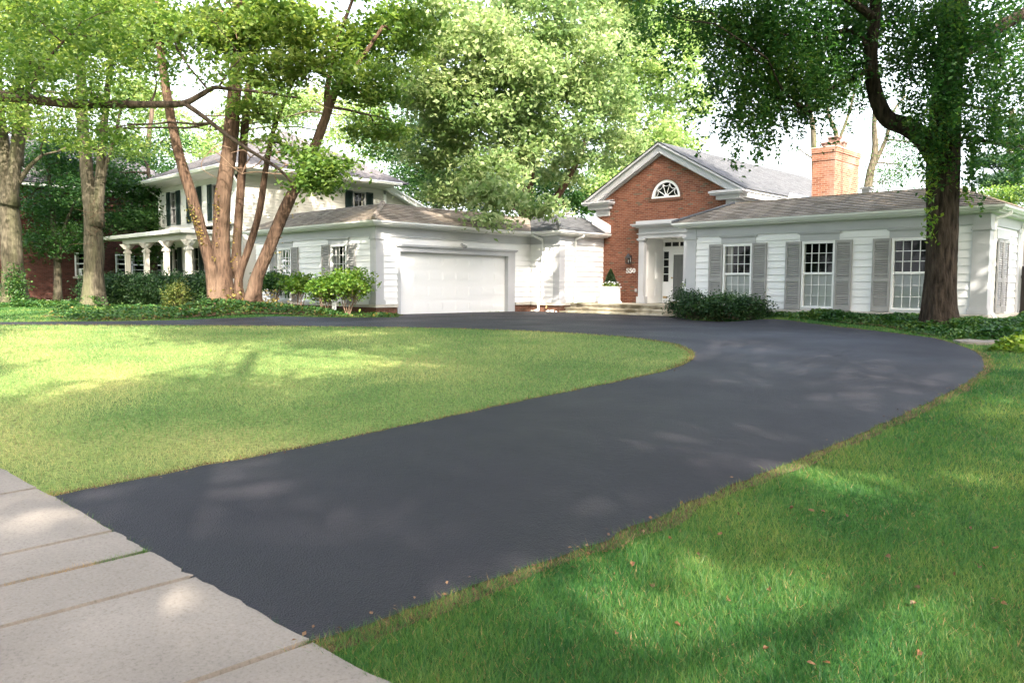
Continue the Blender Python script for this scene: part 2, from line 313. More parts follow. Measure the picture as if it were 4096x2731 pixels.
def tree(name, label, stems, blobs, bark, leaf, per=45, size=.15, sig=.34, group=None, limb_r=.09, flat=.45, mode='clump', ln=1.4, cat='tree', up=.6, twigs=3, sides=12, root=None, flare=1.5, extra=None, limbs=True, every=1):
    base = np.array(stems[0][0][0], float); root = root or thing(name, label, cat, tuple(base), group)
    tb = MB(); nodes = []
    for st in stems:
        P, R_ = refine([s_[0] for s_ in st], [s_[1] for s_ in st])
        if st is stems[0] or flare > 1.0:
            h = P[:, 2]-P[0, 2]; R_ = R_*(1+(flare-1)*np.exp(-h/.35))
        tb.tube(P, R_, sides, True, .14); nodes += [(p, r) for p, r in zip(P, R_)]
    NP = np.array([n_[0] for n_ in nodes]); NR = np.array([n_[1] for n_ in nodes])
    C, cen = clumps(blobs, per, sig, flat)
    if limbs:
        k0 = 0
        for bi, (c, r, n) in enumerate(blobs):
            if bi % every: k0 += int(n*DEN); continue
            c = np.array(c); low = NP[:, 2] < c[2]+.3; dd = np.linalg.norm(NP-c, axis=1)+np.where(low, 0, 4.); i = int(np.argmin(dd))
            if dd[i] < 14:
                cv = curve(NP[i], c, .12, 6); rr = min(limb_r, NR[i]*.75); tb.tube(cv, list(np.linspace(rr, rr*.35, 7)), 6, False)
                for q in cen[k0:k0+int(n*DEN)][:twigs*3]:
                    s_ = cv[rnd.choice([3, 4, 5, 6])]; tb.tube(curve(s_, q, .15, 4), [rr*.35, rr*.28, rr*.2, rr*.14, rr*.08], 4, False)
            k0 += int(n*DEN)
    tb.build('trunk', bark, root, True)
    if mode == 'droop': C = np.concatenate([strands(blobs, per, ln), C[::3]])
    V, F_, v = leafgeo(C, size, up, .8 if mode == 'droop' else .2); npmesh('crown', V, F_, leaf, root, v)
    return root
# ================================================================ GROUND
def axis(lo, hi, st, far): 
    a = list(np.arange(lo, hi+.01, st)); q = st; 
    x = hi
    while x < far: q *= 1.5; x += q; a.append(x)
    q = st; x = lo
    while x > -far: q *= 1.5; x -= q; a.insert(0, x)
    return np.array(a)
ax_ = axis(-42, 12, .35, 500); ay_ = axis(-3, 26, .35, 500)
XX, YY = np.meshgrid(ax_, ay_); ZZ = gz(XX, YY); nx, ny = len(ax_), len(ay_)
ii = np.arange(nx*ny).reshape(ny, nx); Fq = np.stack([ii[:-1, :-1], ii[:-1, 1:], ii[1:, 1:], ii[1:, :-1]], -1).reshape(-1, 4)
tag(npmesh('ground', np.stack([XX, YY, ZZ], -1).reshape(-1, 3), Fq, M['lawn'], smooth=True), kind='structure')
INNER = [(120, 1147), (200, 1130), (300, 1110), (400, 1090), (500, 1070), (600, 1051), (700, 1032), (850, 1000), (1000, 968), (1100, 947), (1200, 925), (1300, 904), (1400, 884), (1500, 862), (1550, 848), (1580, 837), (1594, 826), (1597, 815), (1585, 802), (1545, 790), (1490, 781), (1400, 773), (1300, 766), (1150, 759), (950, 754), (700, 751), (400, 749), (200, 748), (0, 748), (-150, 748)]
OUTER = [(-150, 742), (0, 741.5), (200, 740), (400, 738.5), (480, 737), (560, 735.5), (640, 733.5), (720, 732.5), (820, 731), (915, 730), (919, 722), (1180, 716.5), (1230, 716), (1300, 719), (1440, 724), (1560, 728), (1590, 737), (1690, 742), (1790, 747), (1895, 756), (2033, 765), (2120, 775), (2175, 787), (2215, 799), (2245, 813), (2260, 828), (2262, 842), (2250, 860), (2215, 885), (2130, 930), (2000, 990), (1900, 1031), (1800, 1073), (1700, 1113), (1600, 1155), (1500, 1199), (1400, 1241), (1300, 1279), (1200, 1315), (1100, 1350), (1000, 1385), (900, 1423), (800, 1456), (700, 1480)]
PAVE = [(696, 1480), (600, 1426), (520, 1381), (430, 1330), (330, 1273), (200, 1193)]
inn = [G(*p) for p in INNER]; out_ = [G(*p) for p in OUTER]; pav = [G(*p) for p in PAVE]
def dens(pts, st, jit=0.):
    o = []
    for a, b in zip(pts[:-1], pts[1:]):
        a = np.array(a); b = np.array(b); L = np.linalg.norm(b-a); n = max(1, int(L/st)); nn = np.array([-(b-a)[1], (b-a)[0]])/(L+1e-9)
        for k in range(n): q = a+(b-a)*k/n; o.append(tuple(q+nn*jit*(noise.noise(Vector((q[0]*3.1, q[1]*3.1, 0)))+.5*noise.noise(Vector((q[0]*11, q[1]*11, 3))))))
    o.append(tuple(pts[-1])); return o
def smooth(pts, it=2):
    for _ in range(it):
        o = [pts[0]]
        for a, b in zip(pts[:-1], pts[1:]): o += [(a[0]*.75+b[0]*.25, a[1]*.75+b[1]*.25), (a[0]*.25+b[0]*.75, a[1]*.25+b[1]*.75)]
        pts = o+[pts[-1]]
    return pts
cut1 = 10; inn_s = smooth(inn); o1 = out_[:10]; o2 = out_[9:17]; o3 = smooth(out_[16:])
inn_d = dens(inn_s, .18, .035); o3_d = dens(o3, .18, .04); drive = inn_d+dens(o1, .4, .03)+dens(o2, .5)[1:]+o3_d[1:]+dens(pav, .1, .03)
def inpoly(P, poly):
    poly = np.array(poly); x, y = P[:, 0], P[:, 1]; c = np.zeros(len(P), bool); j = len(poly)-1
    for i in range(len(poly)):
        xi, yi = poly[i]; xj, yj = poly[j]; m = ((yi > y) != (yj > y)); 
        if m.any(): c ^= m & (x < (xj-xi)*(y-yi)/(yj-yi+1e-12)+xi)
        j = i
    return c
def sheet(name, poly, m, dz, grid=.5, kind='structure'):
    P = np.array(poly); lo = P.min(0); hi = P.max(0); gx, gy = np.meshgrid(np.arange(lo[0]+.2, hi[0], grid), np.arange(lo[1]+.2, hi[1], grid)); q = np.stack([gx.ravel(), gy.ravel()], 1); q = q[inpoly(q, poly)]
    vs = [Vector(p) for p in poly]+[Vector(p) for p in q]; n = len(poly)
    v, e, f, *_ = delaunay_2d_cdt(vs, [(k, (k+1) % n) for k in range(n)], [], 1, 1e-5)
    va = np.array([(p.x, p.y) for p in v]); z = gz(va[:, 0], va[:, 1])+dz; cen = np.array([va[list(t)].mean(0) for t in f]); ok = inpoly(cen, poly)
    mb = MB(); mb.v = [tuple(x) for x in np.column_stack([va, z])]; mb.f = [tuple(t) for t, k in zip(f, ok) if k]
    o = mb.build(name, m, None, True); 
    if kind: tag(o, kind=kind)
    return o
M['island'] = mat('island_turf', (.1, .15, .05), .95, .1, lawn_f)
for nd in M['island'].node_tree.nodes:
    if nd.type == 'VALTORGB' and len(nd.color_ramp.elements) == 3:
        for e_, c in zip(nd.color_ramp.elements, ((.085, .145, .044), (.17, .215, .07), (.29, .275, .105))): e_.color = (*c, 1)
M['islandb'] = leaf_mat('pale_grass_blades', (.07, .165, .048), (.175, .275, .088), (.42, .41, .17), .45, .5, 7., 1.9)
pq = np.array(G(204, 2004, 1)); pe = np.array(G(1212, 2578, 1))-pq; pe /= np.linalg.norm(pe)
island = inn_d+[tuple(pq-pe*14), tuple(pq+(np.array(inn_d[0])-pq)*.2)]
sheet('island_lawn', island[:-1], M['island'], .01)
sheet('driveway', drive, M['asphalt'], .022)
def ribbon(name, line, w0, w1, m, dz, side):      # soil strip beside the asphalt
    mb = MB(); n = len(line); L = np.array(line); prev = None
    for k in range(n):
        d = L[min(k+1, n-1)]-L[max(k-1, 0)]; d /= np.linalg.norm(d)+1e-9; nn = np.array([-d[1], d[0]])*side
        w = w0+(w1-w0)*(.5+.9*noise.noise(Vector((L[k][0]*1.3, L[k][1]*1.3, 9)))); a = L[k]-nn*.04; b = L[k]+nn*w
        cur = [(a[0], a[1], float(gz(*a))+dz), (b[0], b[1], float(gz(*b))+dz)]
        if prev: mb.poly([prev[0], cur[0], cur[1], prev[1]])
        prev = cur
    return tag(mb.build(name, m, None, True), kind='structure')
ribbon('soil_edge', inn_d, .04, .13, M['soil'], .012, 1); ribbon('soil_edge', o3_d, .04, .16, M['soil'], .012, 1)
# pavement slabs
p0 = np.array(G(204, 2004, 1)); p1 = np.array(G(1212, 2578, 1)); e1 = (p1-p0)/np.linalg.norm(p1-p0); e2 = np.array([e1[1], -e1[0]]); 
if (np.array([0, 0])-p0)@e2 < 0: e2 = -e2
js = [(np.array(G(*q, 1))-p0)@e1 for q in ((421, 2148), (574, 2227), (759, 2329), (1212, 2600))]
jl = [np.array(G(*q, 1)) for q in ((0, 2246), (0, 2390), (0, 2556), (804, 2731))]; j0 = [np.array(G(*q, 1)) for q in ((421, 2148), (574, 2227), (759, 2329), (1212, 2600))]
ed = sum([(b-a)/np.linalg.norm(b-a) for a, b in zip(j0, jl)]); ed /= np.linalg.norm(ed)
cuts = [js[0]-1.3*k for k in range(14, 0, -1)]+js+[js[3]+1.25*k for k in range(1, 8)]
mb = MB(); W = 3.6
for a, b in zip(cuts[:-1], cuts[1:]):
    g = .02; q = []
    for t, w in ((a+g, 0), (b-g, 0), (b-g, W), (a+g, W)):
        p = p0+e1*t+ed*w; q.append((p[0], p[1], -.56))
    q2 = [(x, y, float(g0(x, y))+.03) for x, y, z in q]; ed0 = []
    for k in range(0, 13):        # ragged front edge
        t = a+g+(b-a-2*g)*k/12; jj = .02*noise.noise(Vector((t*6, 0, 1)))+.018*noise.noise(Vector((t*17, 4, 1))); p = p0+e1*t+ed*(jj-.01); ed0.append((p[0], p[1], float(g0(*p))+.03))
    top = ed0+q2[2:]; mb.poly(top); low = [(x, y, z-.09) for x, y, z in top]
    for k in range(len(top)): mb.poly([top[k], top[(k+1) % len(top)], low[(k+1) % len(top)], low[k]])
tag(mb.build('sidewalk', M['concrete']), kind='structure')
mb = MB(); c_ = [p0+e1*cuts[0], p0+e1*cuts[-1], p0+e1*cuts[-1]+ed*W, p0+e1*cuts[0]+ed*W]
for a, b in zip(cuts[:-1], cuts[1:]): mb.poly([(p[0], p[1], float(g0(*p))-.004+.012) for p in (p0+e1*a+ed*.02, p0+e1*b+ed*.02, p0+e1*b+ed*W, p0+e1*a+ed*W)])
tag(mb.build('sidewalk_bed', M['soil']), kind='structure')
# ================================================================ BRICK AND CLAPBOARD HOUSE
XG, YG, YN, XC, YB, YW, XW0, XW1 = -21.19, 15.28, 22.64, -19.68, 25.32, 21.87, -13.56, -5.2
H = thing('house', 'low white clapboard house with attached garage and red brick gable numbered 550', 'house', (-14, 21, 0))
def rects(u0, u1, z0, z1, holes):
    R = [(u0, u1, z0, z1)]
    for (a, b, c, d) in holes:
        o = []
        for (p, q, r, s_) in R:
            if a >= q or b <= p or c >= s_ or d <= r: o.append((p, q, r, s_)); continue
            if p < a: o.append((p, a, r, s_))
            if b < q: o.append((b, q, r, s_))
            m0, m1 = max(p, a), min(q, b)
            if r < c: o.append((m0, m1, r, c))
            if d < s_: o.append((m0, m1, d, s_))
        R = o
    return R
def lap(mb, f3, u0, u1, z0, z1, h, t, holes=(), gap=.06):
    if h < .15: gap = .16     # real lapped boards; f3(u,z,out)
    z = z0
    while z < z1-.01:
        zt = min(z+h, z1)
        for (a, b, c, d) in rects(u0, u1, z+h*gap, zt, holes):
            oc = t*(1-(c-z)/h)+.008; od = t*(1-(d-z)/h)+.008
            mb.poly([f3(a, c, oc), f3(b, c, oc), f3(b, d, od), f3(a, d, od)]); mb.poly([f3(a, c, oc), f3(a, c, .0), f3(b, c, .0), f3(b, c, oc)])
            mb.poly([f3(a, c, oc), f3(a, d, od), f3(a, d, 0), f3(a, c, 0)]); mb.poly([f3(b, c, oc), f3(b, d, od), f3(b, d, 0), f3(b, c, 0)])
        z = zt
def fS(Y): return lambda u, z, o: (u, Y-o, z)          # wall facing -Y
def fE(X): return lambda u, z, o: (X+o, u, z)          # wall facing +X
def bx(mb, f3, u0, u1, z0, z1, o0, o1): mb.prism([f3(u0, z0, o0), f3(u1, z0, o0), f3(u1, z1, o0), f3(u0, z1, o0)], np.array(f3(0, 0, o1))-np.array(f3(0, 0, o0)))
def lwall(name, f3, u0, u1, z0, z1, holes, parent=H, h=.2, t=.027, m='siding', deep=.12):
    mb = MB(); lap(mb, f3, u0, u1, z0, z1, h, t, holes)
    for r in rects(u0, u1, z0, z1, holes): mb.poly([f3(r[0], r[2], 0), f3(r[1], r[2], 0), f3(r[1], r[3], 0), f3(r[0], r[3], 0)])
    return mb.build(name, M[m], parent, recalc=False)
def shutter(win, f3, u0, u1, z0, z1, m='shutter', n=None, mid=True, o=.05, parent=None):
    mb = MB(); w = (u1-u0)*.13; zm = z0+(z1-z0)*.44
    for a, b in ((u0, u0+w), (u1-w, u1)): bx(mb, f3, a, b, z0, z1, o, o+.035)
    rails = [(z0, z0+.13), (z1-.07, z1)]+([(zm-.045, zm+.045)] if mid else [])
    for a, b in rails: bx(mb, f3, u0+w, u1-w, a, b, o, o+.032)
    zz = sorted(rails); 
    for (a, b), (c, d) in zip(zz[:-1], zz[1:]):
        k = int((c-b)/.055)
        for i in range(k):
            z = b+(c-b)*(i+.15)/k; hh = (c-b)/k
            mb.poly([f3(u0+w, z, o+.028), f3(u1-w, z, o+.028), f3(u1-w, z+hh*.62, o-.002), f3(u0+w, z+hh*.62, o-.002)])
            mb.poly([f3(u0+w, z, o+.028), f3(u1-w, z, o+.028), f3(u1-w, z-hh*.12, o+.015), f3(u0+w, z-hh*.12, o+.015)])
    bx(mb, f3, u0+w, u1-w, z0, z1, o-.022, o-.018)
    return mb.build('shutter', M[m], parent or win)
def window(f3, u0, u1, z0, z1, zm, cols=4, rows=3, lowblind=True, shut=None, head=None, parent=H, fm='white', name='window', curtain=False, sm='shutter'):
    w = MB(); fr = .055; o = .06
    for a, b in ((u0, u0+fr), (u1-fr, u1)): bx(w, f3, a, b, z0, z1, -.08, o)
    bx(w, f3, u0+fr, u1-fr, z1-fr, z1, -.08, o); bx(w, f3, u0+fr, u1-fr, z0, z0+fr*1.1, -.08, o+.02); bx(w, f3, u0+fr, u1-fr, zm-.03, zm+.03, -.06, .028)
    for (a, b, r, oo) in ((zm+.03, z1-fr, rows, .012), (z0+fr*1.1, zm-.03, rows, -.02)):
        for i in range(1, cols): x = u0+fr+(u1-u0-2*fr)*i/cols; bx(w, f3, x-.008, x+.008, a, b, oo-.03, oo)
        for i in range(1, r):
            z = a+(b-a)*i/r
            for j in range(cols):
                xa = u0+fr+(u1-u0-2*fr)*j/cols+(.011 if j else 0); xb = u0+fr+(u1-u0-2*fr)*(j+1)/cols-(.011 if j < cols-1 else 0); bx(w, f3, xa, xb, z-.008, z+.008, oo-.03, oo)
    W_ = w.build(name, M[fm], parent)
    g = MB(); g.poly([f3(u0+fr, zm, -.006), f3(u1-fr, zm, -.006), f3(u1-fr, z1-fr, -.006), f3(u0+fr, z1-fr, -.006)]); g.poly([f3(u0+fr, z0+fr, -.04), f3(u1-fr, z0+fr, -.04), f3(u1-fr, zm, -.04), f3(u0+fr, zm, -.04)]); g.build('pane', M['glass'], W_)
    d = MB(); bx(d, f3, u0+.01, u1-.01, z0+.01, z1-.01, -.6, -.58)
    for a, b in ((u0, u0+.01), (u1-.01, u1)): bx(d, f3, a, b, z0, z1, -.58, -.085)
    bx(d, f3, u0, u1, z0-.01, z0, -.58, -.085); bx(d, f3, u0, u1, z1, z1+.01, -.58, -.085); d.build('room', M['dark'], W_)
    if lowblind:
        b = MB(); n = int((zm-z0)/.03)
        for i in range(n): z = z0+.05+(zm-z0-.03)*i/n; b.poly([f3(u0+fr, z, -.075), f3(u1-fr, z, -.075), f3(u1-fr, z+.026, -.062), f3(u0+fr, z+.026, -.062)])
        b.build('blind', M['blind'], W_, recalc=False)
    if curtain:
        b = MB()
        for a, c in ((u0+fr, u0+fr+(u1-u0)*.2), (u1-fr-(u1-u0)*.1, u1-fr)):
            n = 8
            for i in range(n): x0 = a+(c-a)*i/n; x1 = a+(c-a)*(i+1)/n; o0 = -.12-.03*(i % 2); o1_ = -.12-.03*((i+1) % 2); b.poly([f3(x0, z0, o0), f3(x1, z0, o1_), f3(x1, z1, o1_), f3(x0, z1, o0)])
        b.build('curtain', M['curt'], W_, recalc=False)
    if shut:
        for a, b in shut: shutter(W_, f3, a, b, z0-.05 if z0 > 1 else .385, z1+.02, m=sm)
    if head:
        h = MB(); a, b, za, zb = head; bx(h, f3, a, b, za, zb-.05, .02, .045); bx(h, f3, a-.05, b+.05, zb-.03, zb, .02, .10); bx(h, f3, a-.02, b+.02, zb-.05, zb-.03, .02, .075); h.build('head_trim', M['trim'], W_)
    return W_
# --- garage, west part
fGS, fGE, fNS, fCE, fWS, fWE = fS(YG), fE(XG), fS(YN), fE(XC), fS(YW), fE(XW1)
hA = (-27.42, -26.48, .42, 2.36); hB = (-23.80, -22.84, .42, 2.38); hD = (16.13, 21.5, -.3, 2.14)
lwall('garage_side_wall', fGS, -29.2, XG, .37, 2.61, [hA, hB]); lwall('garage_front_wall', fGE, YG, YN, .37, 2.61, [(16.13, 21.5, .3, 2.14)])
hE = [(-12.32, -11.37, .42, 2.30), (-9.83, -8.90, .42, 2.30), (-7.40, -6.46, .42, 2.30)]
lwall('passage_side_wall', fNS, XG, XC, .37, 2.66, []); lwall('passage_front_wall', fCE, YN, YB, .37, 2.66, [])
lwall('wing_front_wall', fWS, XW0, XW1, .37, 2.57, hE); lwall('wing_side_wall', fWE, YW, 36, .37, 2.57, [(25.75, 26.6, .5, 2.3)])
window(fGS, *hA, 1.38, 4, 3, True, [(-28.02, -27.54), (-26.44, -25.96)], (-27.55, -26.38, 2.40, 2.60), curtain=True)
window(fGS, *hB, 1.40, 4, 3, True, [(-24.36, -23.86), (-22.78, -22.28)], (-23.98, -22.70, 2.41, 2.61), curtain=True)
for k, h in enumerate(hE):
    window(fWS, h[0], h[1], .43, 2.30, 1.41, 4, 3, True, [(h[0]-.485, h[0]-.015), (h[1]+.01, h[1]+.475)], (h[0]-.08, h[1]+.10, 2.33, 2.56), curtain=(k == 0))
sw = window(fWE, 25.75, 26.6, .5, 2.3, 1.41, 4, 3, True, [(25.3, 25.72)], None)
bs_ = MB(); bx(bs_, fWE, 22.5, 23.72, 2.27, 2.5, .02, .06); CS = bs_.build('closed_shutters', M['trim'], H)
for a, b in ((22.6, 23.1), (23.13, 23.63)): shutter(CS, fWE, a, b, .42, 2.24)
# frieze, cornice, gutter per run
def run(path, zt, fz, parent=H, wz=.0):
    e = zt
    MB().sweep(path, [(0.0, fz), (.055, fz), (.055, fz+.02), (.045, fz+.03), (.045, e-.17), (0, e-.17)]).build('frieze', M['trim'], parent)
    MB().sweep(path, [(0.0, e-.17), (.03, e-.19), (.06, e-.15), (.26, e-.15), (.26, e-.10), (.30, e-.10), (.30, e-.03), (0, e-.03)]).build('cornice', M['white'], parent)
    MB().sweep(path, [(.302, e-.11), (.36, e-.11), (.38, e-.08), (.42, e-.05), (.43, e), (.41, e), (.40, e-.045), (.36, e-.07), (.33, e-.075), (.33, e), (.302, e)]).build('gutter', M['white'], parent)
EG, EW = 3.08, 3.01
run([(-29.2, YG+4), (-29.2, YG), (XG, YG), (XG, YN), (XC, YN), (XC, YB-.02)], EG, 2.61)
run([(XW0, YB-.1), (XW0, YW), (XW1, YW), (XW1, 38)], EW, 2.57)
def table(path, name='water_table', zt=.37): MB().sweep(path, [(0, zt), (.055, zt), (.10, zt-.02), (.10, zt-.10), (.0, zt-.10)]).build(name, M['stone'], H)
table([(-29.2, YG+4), (-29.2, YG), (XG, YG), (XG, 16.1)]); table([(XG, 21.76), (XG, YN), (XC, YN), (XC, 23.3)]); table([(XW0, YB-.1), (XW0, YW), (XW1, YW), (XW1, 36)])
def plinth(path, zt=.27): MB().sweep(path, [(.0, zt), (.035, zt), (.035, -.3), (0, -.3)]).build('brick_base', M['brickbase'], H)
plinth([(-29.2, YG+4), (-29.2, YG), (XG, YG), (XG, 16.1)]); plinth([(XG, 21.76), (XG, YN), (XC, YN), (XC, 25.2)]); plinth([(XW0, YB-.1), (XW0, YW), (XW1, YW), (XW1, 36)])
def cpil(x, y, sx, sy, w, z1, zf, name='pilaster'):        # L-shaped corner pilaster, sx/sy = outward signs
    mb = MB()
    def ring(o, z0, z1, ww): 
        a = [(x+sx*o, y+sy*o), (x-sx*ww, y+sy*o), (x-sx*ww, y+sy*.012), (x+sx*.012, y+sy*.012), (x+sx*.012, y-sy*ww), (x+sx*o, y-sy*ww)]
        mb.prism([(p[0], p[1], z0) for p in a], (0, 0, z1-z0))
    ring(.085, .37, .49, w+.05); ring(.07, .49, .53, w+.02); ring(.055, .53, z1, w); ring(.09, z1, z1+.03, w+.03); ring(.075, z1+.03, z1+.09, w+.015); ring(.062, z1+.09, zf, w)
    return mb.build(name, M['trim'], H)
cpil(XG, YG, 1, -1, .26, 2.50, EG-.17); cpil(XC, YN, 1, -1, .26, 2.55, EG-.17); cpil(XW1, YW, 1, -1, .33, 2.44, EW-.17); cpil(XW0, YW, -1, -1, .28, 2.50, EW-.17)
mb = MB(); bx(mb, fWE, 24.72, 25.2, .37, 2.5, .01, .05); bx(mb, fWE, 24.69, 25.23, 2.5, 2.6, .01, .075); mb.build('pilaster', M['trim'], H)
# garage door
D_ = MB(); yd0, yd1 = 16.25, 21.37; nP, nR = 8, 4
GD = MB().prism([(XG-.17, yd0, .01), (XG-.17, yd1, .01), (XG-.17, yd1, 2.13), (XG-.17, yd0, 2.13)], (-.04, 0, 0))
for r_ in range(nR):
    za = .01+2.12*r_/nR; zb = za+2.12/nR-.016
    GD.prism([(XG-.155, yd0, za), (XG-.155, yd1, za), (XG-.155, yd1, zb), (XG-.155, yd0, zb)], (-.013, 0, 0))
    for c in range(nP):
        ya = yd0+(yd1-yd0)*(c+.09)/nP; yb = yd0+(yd1-yd0)*(c+.91)/nP; z0 = za+.11; z1 = zb-.11
        GD.prism([(XG-.149, ya, z0), (XG-.149, yb, z0), (XG-.149, yb, z1), (XG-.149, ya, z1)], (-.006, 0, 0))
        GD.prism([(XG-.140, ya+.035, z0+.03), (XG-.142, yb-.035, z0+.03), (XG-.142, yb-.035, z1-.03), (XG-.140, ya+.035, z1-.03)], (-.009, 0, 0))
GDo = GD.build('garage_door', M['white'], H)
MB().box(XG-.2, XG-.14, yd0, yd1, -.02, .008).build('rubber_seal', M['black'], GDo)
fr = MB(); bx(fr, fGE, 16.13, 16.25, 0, 2.13, -.2, .03); bx(fr, fGE, 21.37, 21.75, 0, 2.13, .0, .035); bx(fr, fGE, 21.37, 21.5, 0, 2.13, -.2, -.001); bx(fr, fGE, 16.13, 21.75, 2.13, 2.28, .0, .04); bx(fr, fGE, 16.13, 21.5, 2.132, 2.2, -.2, -.001)
bx(fr, fGE, 16.08, 21.80, 2.28, 2.31, .0, .07); bx(fr, fGE, 16.05, 21.83, 2.31, 2.36, .0, .11); fr.build('garage_door_frame', M['trim'], H)
fl = MB(); fl.tube([(XG+.01, 19.0, 2.47), (XG+.05, 19.0, 2.47)], .055, 10); fl.tube([(XG+.04, 19.0, 2.47), (XG+.10, 18.95, 2.44)], .018, 8); fl.tube([(XG+.08, 18.96, 2.46), (XG+.19, 18.92, 2.38)], [.03, .055], 10); fl.tube([(XG+.08, 19.04, 2.46), (XG+.19, 19.08, 2.38)], [.03, .055], 10); fl.build('floodlight', M['metal'], H, True)
# roofs
def slope(mb, bl, br, tr, tl, n=11, lift=.024):
    bl, br, tr, tl = [np.array(p, float) for p in (bl, br, tr, tl)]; nn = np.cross(br-bl, tl-bl); nn /= np.linalg.norm(nn); nn *= (1 if nn[2] > 0 else -1)
    for k in range(n):
        a, b = k/n, (k+1)/n; A = bl+(tl-bl)*a; B = br+(tr-br)*a; C_ = br+(tr-br)*b; D2 = bl+(tl-bl)*b
        mb.poly([A+nn*lift, B+nn*lift, C_+nn*.002, D2+nn*.002]); mb.poly([A, B, B+nn*lift, A+nn*lift])
e, r = EG, 3.80; d = 1.44; ge = XG+.40; ce = XC+.40; sg = YG-.40; sn = YN-.40
A1 = (-29.6, sg, e); A2 = (ge, sg, e); A3 = (ge, sn, e); A4 = (ce, sn, e); A5 = (ce, YB, e); B1 = (-28.16, sg+d, r); B2 = (ge-d, sg+d, r); B3 = (ge-d, sn+d, r); B4 = (ce-d, sn+d, r); B5 = (ce-d, YB, r)
rb = MB(); slope(rb, A1, A2, B2, B1); slope(rb, A2, A3, B3, B2); rb.poly([B1, B2, (ge-d, 30, r), (-28.16, 30, r)]); slope(rb, (-29.6, 30, e), A1, B1, (-28.16, 30, r)); rb.build('garage_roof', M['roof'], H, recalc=False)
rb = MB(); slope(rb, A3, A4, B4, B3); slope(rb, A4, A5, B5, B4); rb.poly([B3, B4, B5, (ge-d-.2, YB, r)]); rb.build('passage_roof', M['roofg'], H, recalc=False)
MB().tube([np.array(A2)+[0, 0, .03], np.array(B2)+[0, 0, .02]], [.09, .09], 6).build('hip_cap', M['roof'], H); MB().tube([np.array(A4)+[0, 0, .03], np.array(B4)+[0, 0, .02]], [.08, .08], 6).build('hip_cap', M['roofg'], H)
e, r = EW, 3.64; sw_ = YW-.40; we = XW1+.40; ww = XW0-.40; dd = 1.40
C1 = (ww, sw_, e); C2 = (we, sw_, e); D1 = (ww+dd, sw_+dd, r); D2 = (we-dd, sw_+dd, r)
rb = MB(); slope(rb, C1, C2, D2, D1); slope(rb, C2, (we, 38, e), (we-dd, 38, r), D2); slope(rb, (ww, YB, e), C1, D1, (ww+dd, YB, r)); rb.poly([D1, D2, (we-dd, 38, r), (ww+dd, 38, r)]); rb.build('wing_roof', M['roof'], H, recalc=False)
MB().tube([np.array(C1)+[0, 0, .03], np.array(D1)+[0, 0, .02]], [.06, .06], 6).build('hip_cap', M['roofg'], H)
MB().box(D1[0]-.02, D2[0], D1[1]-.03, D1[1]+.10, r-.02, r+.035).build('ridge_flashing', M['roof'], H)
for (x, y) in ((-6.9, 23.9),): pass
mb = MB().box(-9.1, -8.88, 24.1, 24.3, 3.6, 3.95).box(-9.16, -8.82, 24.04, 24.36, 3.93, 3.98); mb.build('roof_vent', M['metal'], H)
mb = MB().tube([(-22.1, 26.0, 3.7), (-22.1, 26.0, 4.12)], .13, 8).tube([(-22.1, 26.0, 4.10), (-22.1, 26.0, 4.22)], [.2, .16], 8); mb.build('roof_vent', M['metal'], H)
# gable
xa, za = -16.94, 6.36; gl, gr = -20.0, -13.88; sl = (6.36-4.42)/3.5
def gy(x): return za-.14-abs(x-xa)*sl
arc = [(-16.765+.635*math.cos(t), 4.34+.67*math.sin(t)) for t in np.linspace(0, math.pi, 25)]
px0, px1 = -17.62, -15.80
outer = [(gl, -.3), (px0, -.3), (px0, 2.86), (px1, 2.86), (px1, -.3), (gr, -.3), (gr, gy(gr)), (xa, gy(xa)), (gl, gy(gl))]
mb = MB().wall(outer, [arc], lambda u, w, d_: (u, YB+d_, w), .16); mb.poly([(gl, YB, -.3), (gl, YB+12, -.3), (gl, YB+12, gy(gl)), (gl, YB, gy(gl))]); mb.poly([(gr, YB, -.3), (gr, YB+12, -.3), (gr, YB+12, gy(gr)), (gr, YB, gy(gr))])
GW = mb.build('gable_wall', M['brick'], H, recalc=False)
# brick arch ring and sill
mb = MB()
n_ = 27
for k in range(n_):
    t0 = math.pi*(k+.06)/n_; t1 = math.pi*(k+.94)/n_; q = []
    for t, rr in ((t0, 0), (t1, 0), (t1, .11), (t0, .11)): q.append((-16.765+(.637+rr)*math.cos(t), YB-.012, 4.34+(.672+rr)*math.sin(t)))
    mb.prism(q, (0, .01, 0))
for k in range(18): xx = -17.53+1.53*k/18; mb.box(xx+.004, xx+1.53/18-.004, YB-.03, YB+.1, 4.235, 4.315)
mb.build('brick_arch', M['brickbase'], GW)
# fanlight
cx, cz = -16.765, 4.345
def arcpts(r1, r2, y, n=24): return [(cx+r1*math.cos(t), y, cz+r2*math.sin(t)) for t in np.linspace(0, math.pi, n)]
def band(mb, a1, a2, y, dy):
    for k in range(len(a1)-1): mb.prism([a1[k], a1[k+1], a2[k+1], a2[k]], (0, dy, 0))
fm = MB(); band(fm, arcpts(.63, .665, YB+.02), arcpts(.53, .565, YB+.02), 0, .1); fm.box(cx-.63, cx+.63, YB+.0, YB+.12, cz-.02, cz+.055)
yy = YB+.06
hub = [(cx, yy-.02, cz+.05)]+[(cx+.09*math.cos(t), yy-.02, cz+.05+.09*math.sin(t)) for t in np.linspace(0, math.pi, 9)]; fm.prism(hub[1:], (0, .03, 0))
an = [math.pi*k/5 for k in range(6)]
for t in an[1:-1]:
    a = np.array([cx+.07*math.cos(t), yy-.015, cz+.05+.07*math.sin(t)]); b = np.array([cx+.54*math.cos(t), yy-.015, cz+.575*math.sin(t)]); fm.tube([a, b], .014, 4)
